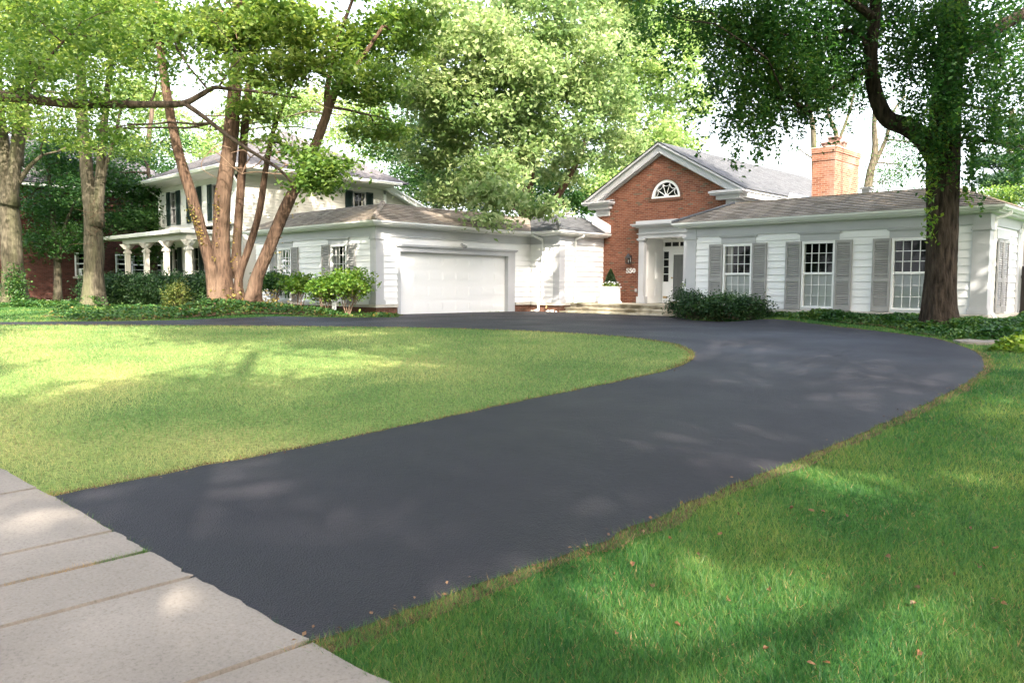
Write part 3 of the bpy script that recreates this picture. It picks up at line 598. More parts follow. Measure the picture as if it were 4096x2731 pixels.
for t0, t1 in zip(an[:-1], an[1:]):
    P0 = np.array([cx+.5*math.cos(t0), yy-.012, cz+.03+.5*math.sin(t0)]); P1 = np.array([cx+.5*math.cos(t1), yy-.012, cz+.03+.5*math.sin(t1)]); tm = (t0+t1)/2; Cm = np.array([cx+.30*math.cos(tm), yy-.012, cz+.03+.32*math.sin(tm)])
    fm.tube([(1-u)**2*P0+2*u*(1-u)*Cm+u*u*P1 for u in np.linspace(0, 1, 7)], .011, 4)
FW = fm.build('fan_window', M['white'], H)
MB().poly(arcpts(.55, .58, YB+.09)).build('pane', M['glass'], FW); MB().poly(arcpts(.63, .66, YB+.15)).build('room', M['dark'], FW)
# rake boards
rk = MB(); yo = YB-.22
for s_ in (-1, 1):
    def P_(o, dz, y): return (xa+s_*o, y, za-o*sl+dz)
    xe = 3.50 if s_ > 0 else 3.50
    rk.prism([P_(0, -.07, yo), P_(xe, -.07, yo), P_(xe-.45, -.07-.0, yo) if False else P_(xe, -.10, yo), P_(xe-.42, -.355+.0, yo) , P_(0, -.355, yo)], (0, .21, 0))
    rk.prism([P_(0, 0, yo-.10), P_(xe+.12, 0, yo-.10), P_(xe+.12, -.07, yo-.10), P_(0, -.07, yo-.10)], (0, .32, 0))
    rk.prism([P_(0, -.355, yo+.1), P_(xe-.42, -.355, yo+.1), P_(xe-.50, -.40, yo+.1), P_(0, -.40, yo+.1)], (0, .11, 0))
rk.build('rake_board', M['trim'], H)
for (a0, a1, b0, b1, c0, c1, zz0) in ((-20.50, -19.11, -20.28, -19.25, -20.03, -19.36, 3.81), (-14.72, -13.38, -14.50, -13.58, -14.22, -13.80, 3.70)):
    mb = MB(); mb.box(a0, a1, YB-.42, YB-.0, 4.30, 4.36); mb.box(a0+.04, a1-.04, YB-.38, YB-.0, 4.24, 4.298); mb.box(b0, b1, YB-.26, YB-.001, 4.08, 4.238); mb.box(c0, c1, YB-.05, YB+.0, zz0, 4.078)
    mb.prism([(a0+.01, YB-.41, 4.362), (a1-.01, YB-.41, 4.362), (a1-.01, YB-.01, 4.43), (a0+.01, YB-.01, 4.43)], (0, 0, .012)); mb.build('cornice_return', M['trim'], H)
for s_, xx in ((1, -13.44), (-1, -20.44)):
    mb = MB(); x1 = xx-s_*.35; mb.box(min(xx, x1), max(xx, x1), YB, YB+12, 4.12, 4.30); mb.box(min(xx+.06*s_, xx-.1*s_), max(xx+.06*s_, xx-.1*s_), YB, YB+12, 4.31, 4.40); mb.build('gutter', M['white'], H)
rb = MB(); y0, y1 = yo-.12, YB+12.3
for s_ in (-1, 1): slope(rb, (xa+s_*3.62, y0 if s_ < 0 else y1, za-3.62*sl+.03), (xa+s_*3.62, y1 if s_ < 0 else y0, za-3.62*sl+.03), (xa, y1 if s_ < 0 else y0, za+.03), (xa, y0 if s_ < 0 else y1, za+.03), 26, .012)
rb.build('gable_roof', M['roofg'], H, recalc=False)
MB().prism([(-20.0, YB-.34, 3.80), (-19.30, YB-.34, 3.42), (-19.30, YB-.34, 3.12), (-20.0, YB-.34, 3.50)], (0, .335, 0)).build('sloping_trim', M['white'], H)
MB().box(gr, gr+.05, YB, YB+12, 3.5, 4.11).box(gr+.051, gr+.30, YB, YB+12, 4.05, 4.118).build('side_frieze', M['trim'], H)
# chimney
ch = MB(); cx0, cx1, cy0, cy1 = -11.45, -10.70, 25.99, 28.02; ch.box(cx0, cx1, cy0, cy1, 3.4, 5.20); ch.box(cx0-.02, cx1+.02, cy0-.02, cy1+.02, 5.202, 5.45); ch.box(cx0-.045, cx1+.045, cy0-.045, cy1+.045, 5.452, 5.62)
CHo = ch.build('chimney', M['chim'], H); MB().box(cx0-.05, cx1+.05, cy0-.05, cy1+.05, 5.622, 5.645).build('chimney_cap', M['stone'], CHo)
pot = MB()
for (x, y, w_, h_) in ((-11.05, 26.75, .16, .34), (-11.02, 27.25, .14, .24), (-11.1, 26.25, .12, .10)):
    pot = MB(); pot.box(x-w_, x+w_, y-w_, y+w_, 5.66, 5.66+h_); pot.box(x-w_-.03, x+w_+.03, y-w_-.03, y+w_+.03, 5.662+h_, 5.71+h_); pot.build('chimney_pot', M['clay'], CHo)
MB().prism([(-12.35, 25.95, 3.62), (-11.46, 25.95, 3.62), (-11.46, 25.95, 3.80), (-12.2, 25.95, 4.22)], (0, 1.9, 0)).build('cricket_flashing', M['white'], H)
# portico
pt = MB(); yf = YB-.16
def pil(x0, x1): pt.box(x0, x1, yf, YB-.001, .62, 2.74); pt.box(x0-.05, x1+.09, yf-.05, YB-.001, .36, .618); pt.box(x0-.03, x1+.03, yf-.03, YB-.001, 2.742, 2.78); pt.box(x0-.06, x1+.06, yf-.06, YB-.001, 2.782, 2.84)
pil(-17.83, -17.59); pil(-15.83, -15.59)
pt.box(-17.85, -13.6, yf, YB-.001, 2.842, 3.0); pt.box(-17.90, -13.6, yf-.05, YB-.001, 3.002, 3.04); pt.box(-17.85, -13.6, yf+.005, YB-.001, 3.042, 3.24); pt.box(-17.93, -13.6, yf-.08, YB-.001, 3.242, 3.28); pt.box(-18.05, -13.6, yf-.17, YB-.001, 3.282, 3.34); pt.box(-18.10, -13.6, yf-.22, YB-.001, 3.342, 3.39); pt.box(-17.95, -13.6, yf-.05, YB-.001, 3.392, 3.51)
pt.build('portico', M['trim'], H)
yd = 26.5
rc = MB(); rc.poly([(px0, YB+.0, .3), (px0, yd, .3), (px0, yd, 2.86), (px0, YB, 2.86)]); rc.poly([(px1, YB, .3), (px1, yd, .3), (px1, yd, 2.86), (px1, YB, 2.86)]); rc.poly([(px0, YB, 2.855), (px1, YB, 2.855), (px1, yd, 2.855), (px0, yd, 2.855)])
for (ya, yb) in ((25.42, 25.78), (25.98, 26.34)):
    for (z0_, z1_) in ((.62, 1.08), (1.28, 2.35), (2.45, 2.72)):
        rc.prism([(px0+.002, ya, z0_), (px0+.002, yb, z0_), (px0+.002, yb, z1_), (px0+.002, ya, z1_)], (.012, 0, 0)); rc.prism([(px0+.015, ya+.04, z0_+.04), (px0+.015, yb-.04, z0_+.04), (px0+.015, yb-.04, z1_-.04), (px0+.015, ya+.04, z1_-.04)], (.012, 0, 0))
rc.box(px0+.001, px0+.03, YB+.02, yd-.01, .36, .48); rc.build('entry_recess', M['white'], H)
fd = MB(); fy = yd-.04; y_ = yd
def fb(x0, x1, z0_, z1_, o=0): fd.box(x0, x1, fy-o, y_, z0_, z1_)
fb(px0+.03, px1-.03, 2.74, 2.855); fb(px0+.03, px1-.03, 2.44, 2.58, .02); fb(px0+.03, -17.56, .36, 2.44); fb(-17.31, -17.20, .36, 2.44); fb(-17.56, -17.31, .36, 1.2); fb(-17.56, -17.31, 2.38, 2.44)
fb(-17.20, -16.13, 2.36, 2.44); fb(-16.22, -16.13, .36, 2.36); fb(-16.13, -15.83, .36, 1.2); fb(-15.9, -15.83, 1.2, 2.44); fb(-16.13, -15.9, 2.38, 2.44)
for z in (1.485, 1.775, 2.065): fd.box(-17.56, -17.31, fy, y_, z, z+.03); fd.box(-16.13, -15.9, fy, y_, z, z+.03)
fd.box(px0+.03, -17.52, fy, y_, 2.58, 2.74)
for x in (-17.21, -16.86, -16.51, -16.16): fd.box(x, x+.035, fy, y_, 2.58, 2.74)
FD = fd.build('entry_frame', M['white'], H)
MB().box(px0+.03, px1-.03, yd+.03, yd+.05, .36, 2.86).build('room', M['dark'], FD); MB().poly([(px0+.04, yd-.01, .4), (px1-.04, yd-.01, .4), (px1-.04, yd-.01, 2.84), (px0+.04, yd-.01, 2.84)]).build('pane', M['glass'], FD)
MB().box(-17.54, -17.33, fy-.012, fy-.002, .55, .63).build('mail_slot', M['brass'], FD)
dr = MB(); dr.box(-17.195, -17.08, yd-.07, yd-.045, .42, 2.355); dr.box(-16.34, -16.225, yd-.07, yd-.045, .42, 2.355); dr.box(-17.08, -16.34, yd-.07, yd-.045, 2.25, 2.355); dr.box(-17.08, -16.34, yd-.07, yd-.045, .42, .5); DRo = dr.build('front_door', M['white'], H)
db = MB().box(-17.08, -16.34, yd-.03, yd-.02, .42, 2.3)
for (z0_, z1_) in ((.6, 1.2), (1.3, 1.95), (2.02, 2.2)):
    for x in (-17.0, -16.67): db.box(x, x+.26, yd-.045, yd-.031, z0_, z1_)
db.build('door_panel', M['screen'], DRo); MB().poly([(-17.08, yd-.055, .5), (-16.34, yd-.055, .5), (-16.34, yd-.055, 2.25), (-17.08, yd-.055, 2.25)]).build('storm_glass', M['glass'], DRo)
MB().tube([(-17.12, yd-.11, 1.35), (-17.12, yd-.07, 1.35)], .03, 8).build('door_handle', M['brass'], DRo)
MB().box(-17.2, -16.2, yd-.12, yd-.045, .362, .415).build('door_sill', M['brass'], FD)
MB().tube([(-16.75, 25.95, 2.852), (-16.75, 25.95, 2.82)], [.13, .10], 12).build('ceiling_lamp', M['metal'], H)
# lantern
ln = MB(); lx, ly = -18.33, YB-.14
ln.box(lx-.06, lx+.06, YB-.03, YB-.001, 1.95, 2.22); ln.tube([(lx, YB-.03, 2.2), (lx, ly, 2.28), (lx, ly, 2.25)], .012, 6); ln.tube([(lx, ly, 2.19), (lx, ly, 2.27), (lx, ly, 2.29)], [.10, .04, .02], 8); ln.tube([(lx, ly, 2.12), (lx, ly, 2.19)], [.125, .10], 8); ln.tube([(lx, ly, 1.88), (lx, ly, 1.92)], [.09, .125], 8)
for k in range(6): t = math.pi/3*k; ln.tube([(lx+.118*math.cos(t), ly+.118*math.sin(t), 1.91), (lx+.118*math.cos(t), ly+.118*math.sin(t), 2.13)], .010, 4)
LN = ln.build('wall_lantern', M['black'], H); MB().tube([(lx, ly, 1.92), (lx, ly, 2.12)], .108, 12, False).build('lantern_glass', M['glass'], LN); MB().tube([(lx, ly, 1.92), (lx, ly, 2.0), (lx, ly, 2.04)], [.015, .018, .008], 8).build('candle_bulb', M['white'], LN)
# numerals
def numeral(ch_, x0, zb):
    mb = MB(); y = YB-.035; h = .19
    def strip(pts, ws):
        for k in range(len(pts)-1):
            a = np.array(pts[k], float); b = np.array(pts[k+1], float); d_ = b-a; d_ /= np.linalg.norm(d_); n2 = np.array([-d_[1], d_[0]]); 
            q = [a-n2*ws[k]/2, b-n2*ws[k+1]/2, b+n2*ws[k+1]/2, a+n2*ws[k]/2]; mb.prism([(x0+p[0], y, zb+p[1]) for p in q], (0, .033, 0))
    if ch_ == '5':
        strip([(.03, h-.018), (.122, h-.018)], [.034, .034]); strip([(.036, h-.01), (.030, .095)], [.018, .018])
        t = np.linspace(2.5, -2.5, 14); strip([(.062+.052*math.cos(q), .062+.054*math.sin(q)) for q in t], [.012+.030*math.cos(q*.5)**2 for q in t]); strip([(.008, .048), (.032, .03)], [.03, .03])
    else:
        t = np.linspace(0, 2*math.pi, 25); strip([(.07+.052*math.cos(q), .095+.083*math.sin(q)) for q in t], [.012+.030*math.cos(q)**2 for q in t])
    return mb.build('house_number', M['white'], H)
for c_, x in zip('550', (-18.515, -18.365, -18.21)): numeral(c_, x, 1.53)
# downspouts
def spout(f3, u, zt, zb, ub=None, foot=.25):
    mb = MB(); p = [f3(u+.03, zt-.08, .36), f3(u+.03, zt-.17, .36), f3(u-.10, zt-.28, .09), f3(u-.10, zt-.4, .07), f3(u-.10, .55, .07), f3(u-.10, .40, .09), f3(u-.16+foot*0, .30, .17), f3(u-.16, zb, .17)]
    return mb.tube(p, .036, 4, sq=True).build('downspout', M['white'], H)
spout(fCE, 23.6, EG, .26); spout(fWE, 22.3, EW, .10); spout(fWE, 25.1, EW, .10)
mb = MB(); mb.tube([(XG+.45, YN-.36, EG-.1), (XG+.55, YN-.34, EG-.18), (XG+.72, YN-.10, EG-.32), (XG+.72, YN-.07, EG-.45), (XG+.72, YN-.07, .58), (XG+.66, YN-.12, .42), (XG+.60, YN-.17, .34), (XG+.60, YN-.17, .04)], .036, 4, sq=True).build('downspout', M['white'], H)
MB().tube([(XG+.60, YN-.17, .05), (XG+.60, YN-.17, -.02)], .05, 8).build('drain_pipe', M['black'], H)
mb = MB().tube([(XG+.95, YN, .2), (XG+.95, YN-.1, .2), (XG+.95, YN-.12, .14)], .016, 6).tube([(XG+.95, YN-.1, .2), (XG+.95, YN-.1, .26)], .02, 6); mb.build('garden_tap', M['brass'], H)
mb = MB().box(-17.98, -17.90, YB-.05, YB-.001, .86, .98) if False else MB().box(-18.62+.55, -18.53+.55, YB-.04, YB-.001, .80, .92); mb.build('outlet_box', M['metal'], H)
# steps and terrace
st = MB(); x0, x1 = XC+.04, -13.56
def tread(xa_, xb_, ya, yb, z): st.box(xa_, xb_, ya, yb, z-.055, z); st.box(xa_+.02, xb_, ya+.04, yb, z-.16, z-.0555)
tread(x0, x1, 23.2, 26.6, .355); tread(x0+.0, x1-.2, 22.92, 23.24, .21); tread(x0-.12, x1-.4, 22.62, 22.96, .072)
st.build('entrance_steps', M['step'], H)
MB().box(x0, x1, 24.0, 26.5, .356, .362).build('terrace_paving', M['brickbase'] if False else M['step'], H)
# ================================================================ WHITE TWO-STOREY NEIGHBOUR
X2, Y2, XL = -32.72, 16.25, -40.95
V_ = thing('house', 'white two-storey house with black shutters and a bracketed front porch behind the trees', 'house', (-36.8, 20, 0))
f2S, f2E = fS(Y2), fE(X2)
wf = [(-39.6, -38.93, 3.93, 5.5), (-37.25, -36.58, 3.93, 5.5), (-35.0, -34.33, 3.93, 5.5)]; wl = [(-39.55, -38.9, .4, 2.75), (-37.2, -36.5, .4, 2.75), (-35.0, -34.3, .4, 2.75)]
lwall('front_wall', f2S, XL, X2, .3, 5.75, wf+wl, V_, .125, .012, 'housew'); lwall('side_wall', f2E, Y2, 24.2, .3, 5.75, [(22.2, 22.95, 4.0, 5.55)], V_, .125, .012, 'cream_and_shade')  # side wall's darker tone puts the tree shade into the paint colour
for a in wf: window(f2S, a[0], a[1], a[2], a[3], 4.7, 2, 2, False, [(a[0]-.46, a[0]-.02), (a[1]+.02, a[1]+.46)], None, V_, 'screen', curtain=True, sm='dshut')
for a in wl: window(f2S, a[0], a[1], a[2], a[3], 1.6, 1, 2, False, [(a[0]-.46, a[0]-.02), (a[1]+.02, a[1]+.46)], None, V_, 'cream_and_shade', curtain=False, sm='dshut')
window(f2E, 22.2, 22.95, 4.0, 5.55, 4.75, 2, 2, False, [(21.76, 22.18), (22.97, 23.39)], None, V_, 'screen', curtain=True, sm='dshut')
mb = MB()
for (x, y, a, b) in ((XL, Y2, -1, -1), (X2, Y2, 1, -1), (X2, 24.2, 1, 1)): MB().box(min(x+a*.03, x-a*.14), max(x+a*.03, x-a*.14), min(y+b*.03, y-b*.14), max(y+b*.03, y-b*.14), .2, 5.75).build('corner_board', M['white'], V_)
MB().sweep([(XL, 24.2), (XL, Y2), (X2, Y2), (X2, 24.2)], [(0, 5.55), (.03, 5.55), (.03, 5.78), (.15, 5.80), (.78, 5.90), (.78, 5.99), (0, 5.99)]).build('cornice', M['cream_and_shade'], V_)
MB().sweep([(XL, 24.2), (XL, Y2), (X2, Y2), (X2, 24.6)], [(.782, 5.97), (.86, 5.97), (.90, 6.08), (.88, 6.10), (.80, 6.10)]).build('gutter', M['white'], V_)
rb = MB(); ex0, ex1, ey0, ey1 = XL-.88, X2+.88, Y2-.88, 25.1; ap0 = (-37.0, 20.6, 8.75); ap1 = (-36.6, 20.8, 8.75)
for q in (((ex0, ey0, 6.08), (ex1, ey0, 6.08), ap1, ap0), ((ex1, ey0, 6.08), (ex1, ey1, 6.08), ap1, ap1), ((ex1, ey1, 6.08), (ex0, ey1, 6.08), ap0, ap1), ((ex0, ey1, 6.08), (ex0, ey0, 6.08), ap0, ap0)): 
    bl, br, tr, tl = [np.array(p) for p in q]; n_ = 34
    for k in range(n_):
        a, b = k/n_, (k+1)/n_; nn = np.array([0, 0, .014]); rb.poly([bl+(tl-bl)*a+nn, br+(tr-br)*a+nn, br+(tr-br)*b, bl+(tl-bl)*b]); rb.poly([bl+(tl-bl)*a, br+(tr-br)*a, br+(tr-br)*a+nn, bl+(tl-bl)*a+nn])
rb.build('roof', M['roofd'], V_, recalc=False)
# rear lean-to with sloping rake
mb = MB(); lapE = fE(X2-.02); z_ = .3
mb.prism([(X2-.03, 24.2, .2), (X2-.03, 28.6, .2), (X2-.03, 28.6, 4.1), (X2-.03, 24.2, 5.85)], (-5, 0, 0)); mb.build('rear_wall', M['cream_and_shade'], V_)
mb = MB(); mb.prism([(X2+.35, 24.0, 6.02), (X2+.35, 28.9, 4.07), (X2+.35, 28.9, 3.85), (X2+.35, 24.0, 5.80)], (-.3, 0, 0)); mb.prism([(X2+.42, 23.9, 6.12), (X2+.42, 29.0, 4.10), (X2+.42, 29.0, 4.03), (X2+.42, 23.9, 6.04)], (-5.4, 0, 0)); mb.build('rear_rake_board', M['white'], V_)
# porch
py = 14.25; pz = 3.3
mb = MB(); mb.prism([(-41.95, 13.9, pz-.05), (-32.95, 13.9, pz-.05), (-32.95, Y2, pz+.36), (-41.95, Y2, pz+.36)], (0, 0, .03)); mb.build('porch_roof', M['metal'], V_)
MB().sweep([(-41.95, Y2), (-41.95, 13.9), (-32.95, 13.9), (-32.95, Y2)], [(-.0, pz-.16), (.06, pz-.16), (.10, pz-.02), (.08, pz+.0), (0, pz+.0)]).build('gutter', M['white'], V_)
mb = MB(); mb.box(-41.9, -33.0, 14.0, Y2, pz-.2, pz-.17); mb.box(-40.3, -33.0, py-.12, py+.12, pz-.42, pz-.21); mb.box(-33.24, -33.0, py+.121, Y2, pz-.42, pz-.21); mb.box(-40.3, -40.06, py+.121, Y2, pz-.42, pz-.21); mb.build('porch_beam', M['cream_and_shade'], V_)
MB().box(-40.4, -32.9, 13.9, Y2-.03, 0, .32).build('porch_floor', M['stone'], V_)
for x in (-40.04, -37.69, -35.41, -33.12):
    mb = MB(); y = py; mb.box(x-.10, x+.10, y-.10, y+.10, .32, 2.44); mb.box(x-.14, x+.14, y-.14, y+.14, .322, .6); mb.box(x-.15, x+.15, y-.15, y+.15, 2.442, 2.52); mb.box(x-.12, x+.12, y-.12, y+.12, 2.522, 2.58); mb.box(x-.07, x+.07, y-.07, y+.07, 2.582, pz-.422)
    for s_ in (-1, 1):
        pts = [(x+s_*.07, y-.04, 2.62), (x+s_*.07, y-.04, pz-.43), (x+s_*.36, y-.04, pz-.43), (x+s_*.36, y-.04, pz-.50), (x+s_*.24, y-.04, pz-.55), (x+s_*.16, y-.04, pz-.66), (x+s_*.13, y-.04, 2.74)]
        mb.prism(pts, (0, .08, 0)); mb.tube([(x+s_*.31, y-.05, pz-.52), (x+s_*.31, y+.05, pz-.52)], .05, 8)
        mb.prism([(x-.04, y+s_*.07, 2.62), (x-.04, y+s_*.07, pz-.43), (x-.04, y+s_*.36, pz-.43), (x-.04, y+s_*.16, pz-.66)], (.08, 0, 0))
    mb.build('porch_post', M['cream_and_shade'], V_)
mb = MB().tube([(X2+.7, Y2-.6, 5.97), (X2+.6, Y2-.5, 5.7), (X2+.1, Y2+.0, 5.35), (X2+.1, Y2+.12, 5.0), (X2+.1, Y2+.12, .3)], .045, 8); mb.build('downspout', M['white'], V_, True)
mb = MB().tube([(XL-.5, Y2-.5, 5.95), (XL-.45, Y2-.4, 5.7), (XL-.06, Y2-.06, 5.35), (XL-.06, Y2-.06, 3.7)], .045, 8); mb.build('downspout', M['white'], V_, True)
# ================================================================ BRICK NEIGHBOUR AT LEFT
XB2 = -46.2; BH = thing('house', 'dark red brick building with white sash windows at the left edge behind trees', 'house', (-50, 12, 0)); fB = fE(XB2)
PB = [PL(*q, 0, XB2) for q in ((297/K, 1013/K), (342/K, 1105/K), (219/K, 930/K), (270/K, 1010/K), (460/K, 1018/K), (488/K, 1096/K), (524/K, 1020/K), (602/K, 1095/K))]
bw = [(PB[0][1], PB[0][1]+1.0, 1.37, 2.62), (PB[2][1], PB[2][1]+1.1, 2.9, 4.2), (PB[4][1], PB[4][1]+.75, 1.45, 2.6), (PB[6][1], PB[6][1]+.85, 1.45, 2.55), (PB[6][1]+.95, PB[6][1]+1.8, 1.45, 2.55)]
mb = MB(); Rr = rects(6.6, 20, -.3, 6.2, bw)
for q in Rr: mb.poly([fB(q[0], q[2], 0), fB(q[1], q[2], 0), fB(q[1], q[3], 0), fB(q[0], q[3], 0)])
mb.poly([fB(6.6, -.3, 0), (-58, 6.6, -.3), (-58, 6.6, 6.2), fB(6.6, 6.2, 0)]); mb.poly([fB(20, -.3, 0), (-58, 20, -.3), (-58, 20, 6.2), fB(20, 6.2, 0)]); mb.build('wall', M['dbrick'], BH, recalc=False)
for q in bw:
    w = window(fB, *q, (q[2]+q[3])/2+.05, 1, 2, False, None, None, BH, 'white', curtain=True)
    MB().box(XB2-.0, XB2+.08, q[0]-.1, q[1]+.1, q[2]-.12, q[2]-.01).build('sill', M['stone'], w)
MB().box(XB2, XB2+.06, 6.6, 20, -.2, .12).build('foundation', M['stone'], BH)
rb = MB(); slope(rb, (XB2+.6, 6.1, 6.1), (XB2+.6, 20.5, 6.1), (XB2-4, 17, 9.0), (XB2-4, 9.6, 9.0), 24); slope(rb, (-58.6, 6.1, 6.1), (XB2+.6, 6.1, 6.1), (XB2-4, 9.6, 9.0), (-54, 9.6, 9.0), 24); rb.build('roof', M['roofd'], BH, recalc=False)
MB().box(XB2, XB2+.55, 6.2, 20.4, 5.95, 6.08).build('soffit', M['white'], BH)
q = bw[0]; ac = thing('air_conditioner', 'white window air conditioner in the lower sash of the brick building', 'air conditioner', (XB2+.1, q[0]+.4, 1.4))
mb = MB(); mb.box(XB2-.1, XB2+.3, q[0]+.2, q[0]+.72, 1.42, 1.78)
mb.build('casing', M['white'], ac); MB().box(XB2+.301, XB2+.305, q[0]+.25, q[0]+.67, 1.47, 1.73).build('grille', M['black'], ac)
tb_ = thing('rubbish_bin', 'dark rubbish bin against the brick wall beside the small tree', 'bin', (XB2+.5, 14.0, 0)); MB().prism([(XB2+.2, 13.8, .0), (XB2+.65, 13.8, .0), (XB2+.65, 14.25, .0), (XB2+.2, 14.25, .0)], (0, 0, .62)).build('bin_body', M['black'], tb_); MB().box(XB2+.17, XB2+.68, 13.77, 14.28, .622, .68).build('lid', M['wood'], tb_)
# ================================================================ SMALL THINGS BY THE HOUSE
gate = thing('fence', 'dark wooden privacy fence at the right edge beside the white wing', 'fence', (-4.4, 24.95, 0)); 
for k in range(26):
    x = XW1+.12+k*.155; o = MB().box(x, x+.14, 24.9+.012*(k % 2), 24.925+.012*(k % 2), .05, 1.62+.01*rnd.random()).build('board', M['wood'], gate)
MB().box(XW1+.1, XW1+4.2, 24.94, 25.0, 1.3, 1.38).box(XW1+.1, XW1+4.2, 24.94, 25.0, .35, .43).build('rail', M['wood'], gate)
def planter(x, y, label):
    t = thing('planter', label, 'planter', (x, y, .362)); h = .27
    mb = MB(); mb.prism([(x-h, y-h, .43), (x+h, y-h, .43), (x+h, y+h, .43), (x-h, y+h, .43)], (0, 0, .52)); mb.box(x-h-.05, x+h+.05, y-h-.05, y+h+.05, .362, .42); mb.box(x-h-.02, x+h+.02, y-h-.02, y+h+.02, .421, .44); mb.box(x-h-.03, x+h+.03, y-h-.03, y+h+.03, .951, 1.0)
    for (a, b) in ((0, -1), (1, 0)):
        for u0, u1, z0, z1 in ((-.2, .2, .86, .90), (-.2, .2, .50, .54), (-.2, -.16, .54, .86), (.16, .2, .54, .86)):
            if b: mb.box(x+u0, x+u1, y-h-.014, y-h-.001, z0, z1)
            else: mb.box(x+h+.001, x+h+.014, y+u0, y+u1, z0, z1)
    mb.build('planter_box', M['white'], t); MB().box(x-h+.03, x+h-.03, y-h+.03, y+h-.03, .96, 1.004).build('compost', M['soil'], t)
    return t
def topiary(x, y, z, h, r, label, m):
    t = thing('conical_shrub', label, 'shrub', (x, y, z)); n = 2600; u = RG.uniform(0, 1, n)**.8; a = RG.uniform(0, 6.28, n); rr = r*(1-u)**.75*RG.uniform(.75, 1.08, n)
    C = np.stack([x+rr*np.cos(a), y+rr*np.sin(a), z+.06+u*h], 1); V, F_, v = leafgeo(C, .05, .3); npmesh('foliage', V, F_, M[m], t, v)
    MB().tube([(x, y, z), (x, y, z+h*.8)], [.025, .012], 6).build('stem', M['barkd'], t); return t
def flowers(x, y, z, r, label):
    t = thing('flowers', label, 'flowers', (x, y, z)); n = 500; C = np.stack([x+RG.uniform(-r, r, n), y+RG.uniform(-r, r, n), z+RG.uniform(-.02, .13, n)], 1); V, F_, v = leafgeo(C, .06, .5); npmesh('leaves', V, F_, M['bush'], t, v)
    c = np.stack([x+RG.uniform(-r*1.1, r*1.1, 44), y+RG.uniform(-r*1.1, r*1.1, 44), z+RG.uniform(.07, .18, 44)], 1); c = np.repeat(c, 5, 0)+RG.normal(size=(220, 3))*.014; V, F_, v = leafgeo(c, .055, .9, 0, .9); npmesh('petals', V, F_, M['petal'], t, v)
planter(-18.62, 24.45, 'square white panelled planter on the terrace by the brick gable'); topiary(-18.62, 24.45, 1.0, .62, .26, 'cone-shaped evergreen rising from the white planter', 'yew'); flowers(-18.62, 24.45, 1.0, .27, 'white flowers around the cone shrub in the planter by the brick wall')
planter(-15.0, 24.45, 'white planter half hidden behind the dark bushes beside the front door'); topiary(-15.0, 24.45, 1.0, .85, .28, 'taller rounded evergreen beside the front door behind the bushes', 'yew'); flowers(-15.0, 24.45, 1.0, .3, 'white flowers below the rounded evergreen near the door')
# little sign
p = PL(768, 708, 1, 14.1); sg_ = thing('yard_sign', 'small white yard sign standing in the ivy below the leafy shrub', 'sign', (p[0], 14.1, 0)); MB().box(p[0]-.11, p[0]+.11, 14.09, 14.10, .2, .44).build('sign_board', M['white'], sg_); MB().box(p[0]-.008, p[0]+.008, 14.101, 14.108, 0, .4).build('stake', M['metal'], sg_)
mb = MB()
for k, (a, b) in enumerate(((-.06, .05), (-.07, .02), (-.04, .06))): mb.box(p[0]+a, p[0]+b, 14.0885, 14.0897, .36-.05*k, .372-.05*k)
mb.build('lettering', M['metal'], sg_)
def stone_(x, y, r, label, grp, z=0.02, m='stone'):
    bm = bmesh.new(); bmesh.ops.create_icosphere(bm, subdivisions=2, radius=r)
    for v in bm.verts: v.co *= 1+.35*noise.noise(v.co*9+Vector((x, y, 0))); v.co.z *= .6
    me = bpy.data.meshes.new('stone'); bm.to_mesh(me); bm.free(); o = bpy.data.objects.new('stone', me); COL.objects.link(o); o.location = (x, y, z+r*.3); me.materials.append(M[m]); WL[o.name] = (0, 0, 0); tag(o, label, 'stone', grp)
for k in range(7):
    x = -20.95+k*.17+.05*(k % 2)+(.25 if k > 2 else 0); stone_(x, 22.48-.05*(k % 3), .05+.02*(k % 3), 'pale stone at the foot of the brick base beside the downspout', 'pale stones by the garage corner')
q = G(1652, 737); stone_(q[0], q[1]+.1, .09, 'white rock on the drive edge under the dark bushes', None, .02, 'white')
# flag path at right
a = [G(*q) for q in ((2188, 786), (2205, 790), (2240, 792), (2262, 793), (2300, 791), (2298, 786), (2260, 787), (2225, 784))]
mb = MB(); mb.prism([(x, y, float(g0(x, y))+.0) for x, y in a], (0, 0, .05)); tag(mb.build('stone_path', M['concrete']), kind='structure')
# overhead wires
for k, (z0, z1) in enumerate(((8.2, 7.4), (7.2, 6.5), (6.1, 5.6))):
    P0 = PX(2190, 330+38*k, 42); P1 = PX(2420, 285+40*k, 38); tag(MB().tube([P0*(1-t)+P1*t-np.array([0, 0, .5*t*(1-t)*4*.3]) for t in np.linspace(0, 1, 9)], .012, 4).build('overhead_wire', M['metal']), 'thin overhead wire crossing the sky behind the elm, %s of three' % ('highest', 'middle', 'lowest')[k], 'wire', 'overhead wires behind the elm')
